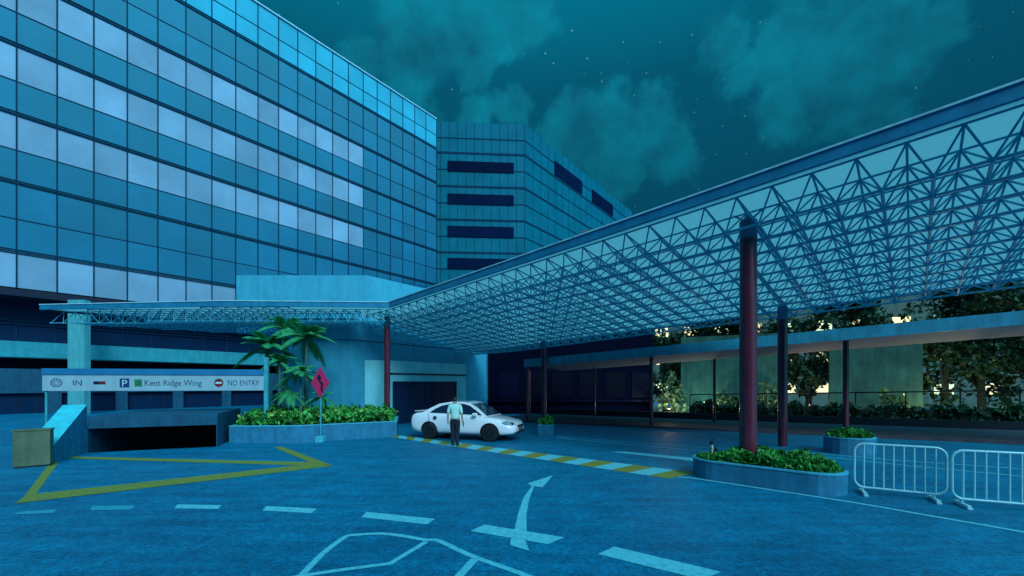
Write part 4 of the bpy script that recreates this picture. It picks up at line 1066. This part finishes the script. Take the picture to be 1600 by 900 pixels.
# cloud = blob + noise
mm = N(t, 'ShaderNodeMath', operation='MULTIPLY'); L(nz.outputs['Fac'], mm.inputs[0]); mm.inputs[1].default_value = 2.3
ad = N(t, 'ShaderNodeMath', operation='ADD'); L(prev, ad.inputs[0]); L(mm.outputs[0], ad.inputs[1])
cm = N(t, 'ShaderNodeMapRange'); cm.interpolation_type = 'SMOOTHSTEP'; cm.inputs['From Min'].default_value = 1.46; cm.inputs['From Max'].default_value = 1.76; L(ad.outputs[0], cm.inputs['Value'])
n3 = N(t, 'ShaderNodeTexNoise', Scale=11, Detail=6, Roughness=.6); L(tc.outputs['Generated'], n3.inputs['Vector'])
ccol = N(t, 'ShaderNodeValToRGB'); ccol.color_ramp.elements[0].position = .3; ccol.color_ramp.elements[1].position = .75
ccol.color_ramp.elements[0].color = (.003, .095, .150, 1); ccol.color_ramp.elements[1].color = (.003, .225, .32, 1); L(n3.outputs['Fac'], ccol.inputs['Fac'])
# clouds dim towards the horizon with the sky
cz = N(t, 'ShaderNodeMapRange'); cz.inputs['From Min'].default_value = .3; cz.inputs['From Max'].default_value = .62; cz.inputs['To Min'].default_value = .45; cz.inputs['To Max'].default_value = 1.05; L(sx.outputs['Z'], cz.inputs['Value'])
cmul = N(t, 'ShaderNodeMixRGB', blend_type='MULTIPLY'); cmul.inputs['Fac'].default_value = 1; L(ccol.outputs[0], cmul.inputs[1]); L(cz.outputs[0], cmul.inputs[2])
mix = N(t, 'ShaderNodeMixRGB'); L(cm.outputs[0], mix.inputs['Fac']); L(base.outputs[0], mix.inputs[1]); L(cmul.outputs[0], mix.inputs[2])
# stars
vo = N(t, 'ShaderNodeTexVoronoi', Scale=62); L(tc.outputs['Generated'], vo.inputs['Vector'])
sm = N(t, 'ShaderNodeMapRange'); sm.inputs['From Min'].default_value = .045; sm.inputs['From Max'].default_value = .085; sm.inputs['To Min'].default_value = 1; sm.inputs['To Max'].default_value = 0; L(vo.outputs['Distance'], sm.inputs['Value'])
sr = N(t, 'ShaderNodeSeparateColor'); L(vo.outputs['Color'], sr.inputs[0])
sp = N(t, 'ShaderNodeMapRange'); sp.inputs['From Min'].default_value = .35; sp.inputs['From Max'].default_value = 1.0; sp.inputs['To Max'].default_value = .55; L(sr.outputs[0], sp.inputs['Value'])
s1 = N(t, 'ShaderNodeMath', operation='MULTIPLY'); L(sm.outputs[0], s1.inputs[0]); L(sp.outputs[0], s1.inputs[1])
inv = N(t, 'ShaderNodeMath', operation='SUBTRACT'); inv.inputs[0].default_value = 1; L(cm.outputs[0], inv.inputs[1])
s2 = N(t, 'ShaderNodeMath', operation='MULTIPLY'); L(s1.outputs[0], s2.inputs[0]); L(inv.outputs[0], s2.inputs[1])
sc_ = N(t, 'ShaderNodeMixRGB', blend_type='ADD'); sc_.inputs[2].default_value = (.55, .95, .9, 1); L(s2.outputs[0], sc_.inputs['Fac']); L(mix.outputs[0], sc_.inputs[1])
# fill glow added to the unseen sky behind and to the right of the viewer
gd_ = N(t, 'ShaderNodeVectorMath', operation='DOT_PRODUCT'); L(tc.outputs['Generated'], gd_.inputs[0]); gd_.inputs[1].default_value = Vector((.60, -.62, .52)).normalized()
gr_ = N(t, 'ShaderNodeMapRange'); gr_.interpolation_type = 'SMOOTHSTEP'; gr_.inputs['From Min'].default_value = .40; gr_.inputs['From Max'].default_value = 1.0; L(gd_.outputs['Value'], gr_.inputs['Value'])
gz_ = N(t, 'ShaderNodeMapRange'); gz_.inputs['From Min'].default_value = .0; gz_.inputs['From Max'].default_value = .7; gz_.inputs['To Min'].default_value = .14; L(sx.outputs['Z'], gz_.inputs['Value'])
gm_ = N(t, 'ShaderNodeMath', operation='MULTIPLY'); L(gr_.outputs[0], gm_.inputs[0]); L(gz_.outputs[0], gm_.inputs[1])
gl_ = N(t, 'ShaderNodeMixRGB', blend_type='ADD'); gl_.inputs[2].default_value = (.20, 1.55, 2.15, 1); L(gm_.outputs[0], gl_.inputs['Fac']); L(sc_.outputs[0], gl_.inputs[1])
# a little of the physical sky on top
sk = N(t, 'ShaderNodeMixRGB', blend_type='MULTIPLY'); sk.inputs['Fac'].default_value = 1; sk.inputs[2].default_value = (.0004, .004, .006, 1); L(sky.outputs[0], sk.inputs[1])
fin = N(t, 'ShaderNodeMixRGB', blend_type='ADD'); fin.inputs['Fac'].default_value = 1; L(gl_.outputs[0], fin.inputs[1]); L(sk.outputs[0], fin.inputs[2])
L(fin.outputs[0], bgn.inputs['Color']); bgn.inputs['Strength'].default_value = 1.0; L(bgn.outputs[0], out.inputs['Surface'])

sl = bpy.data.lights.new('moon', 'SUN'); sl.energy = 2.1; sl.angle = R(22); sl.color = (.62, .90, 1.0)
so_ = bpy.data.objects.new('moon', sl); COL.objects.link(so_)
az, el = R(SUN_AZ), R(SUN_EL); d = Vector((math.sin(az)*math.cos(el), math.cos(az)*math.cos(el), math.sin(el)))
so_.rotation_euler = (-d).to_track_quat('-Z', 'Y').to_euler()

cam = bpy.data.cameras.new('camera'); co_ = bpy.data.objects.new('camera', cam); COL.objects.link(co_)
co_.location = (0, 0, H); co_.rotation_euler = (R(90), 0, 0)
cam.sensor_width = 36; cam.lens = 36*F/1600; cam.shift_y = (HY-450)/1600; cam.clip_end = 3000; cam.clip_start = .05
scn.camera = co_
vs_ = scn.view_settings; vs_.view_transform = 'Standard'; vs_.look = 'None'; vs_.exposure = .05; vs_.gamma = 1; vs_.use_curve_mapping = False
scn.cycles.use_denoising = True
scn.cycles.max_bounces = 8; scn.cycles.sample_clamp_indirect = 4
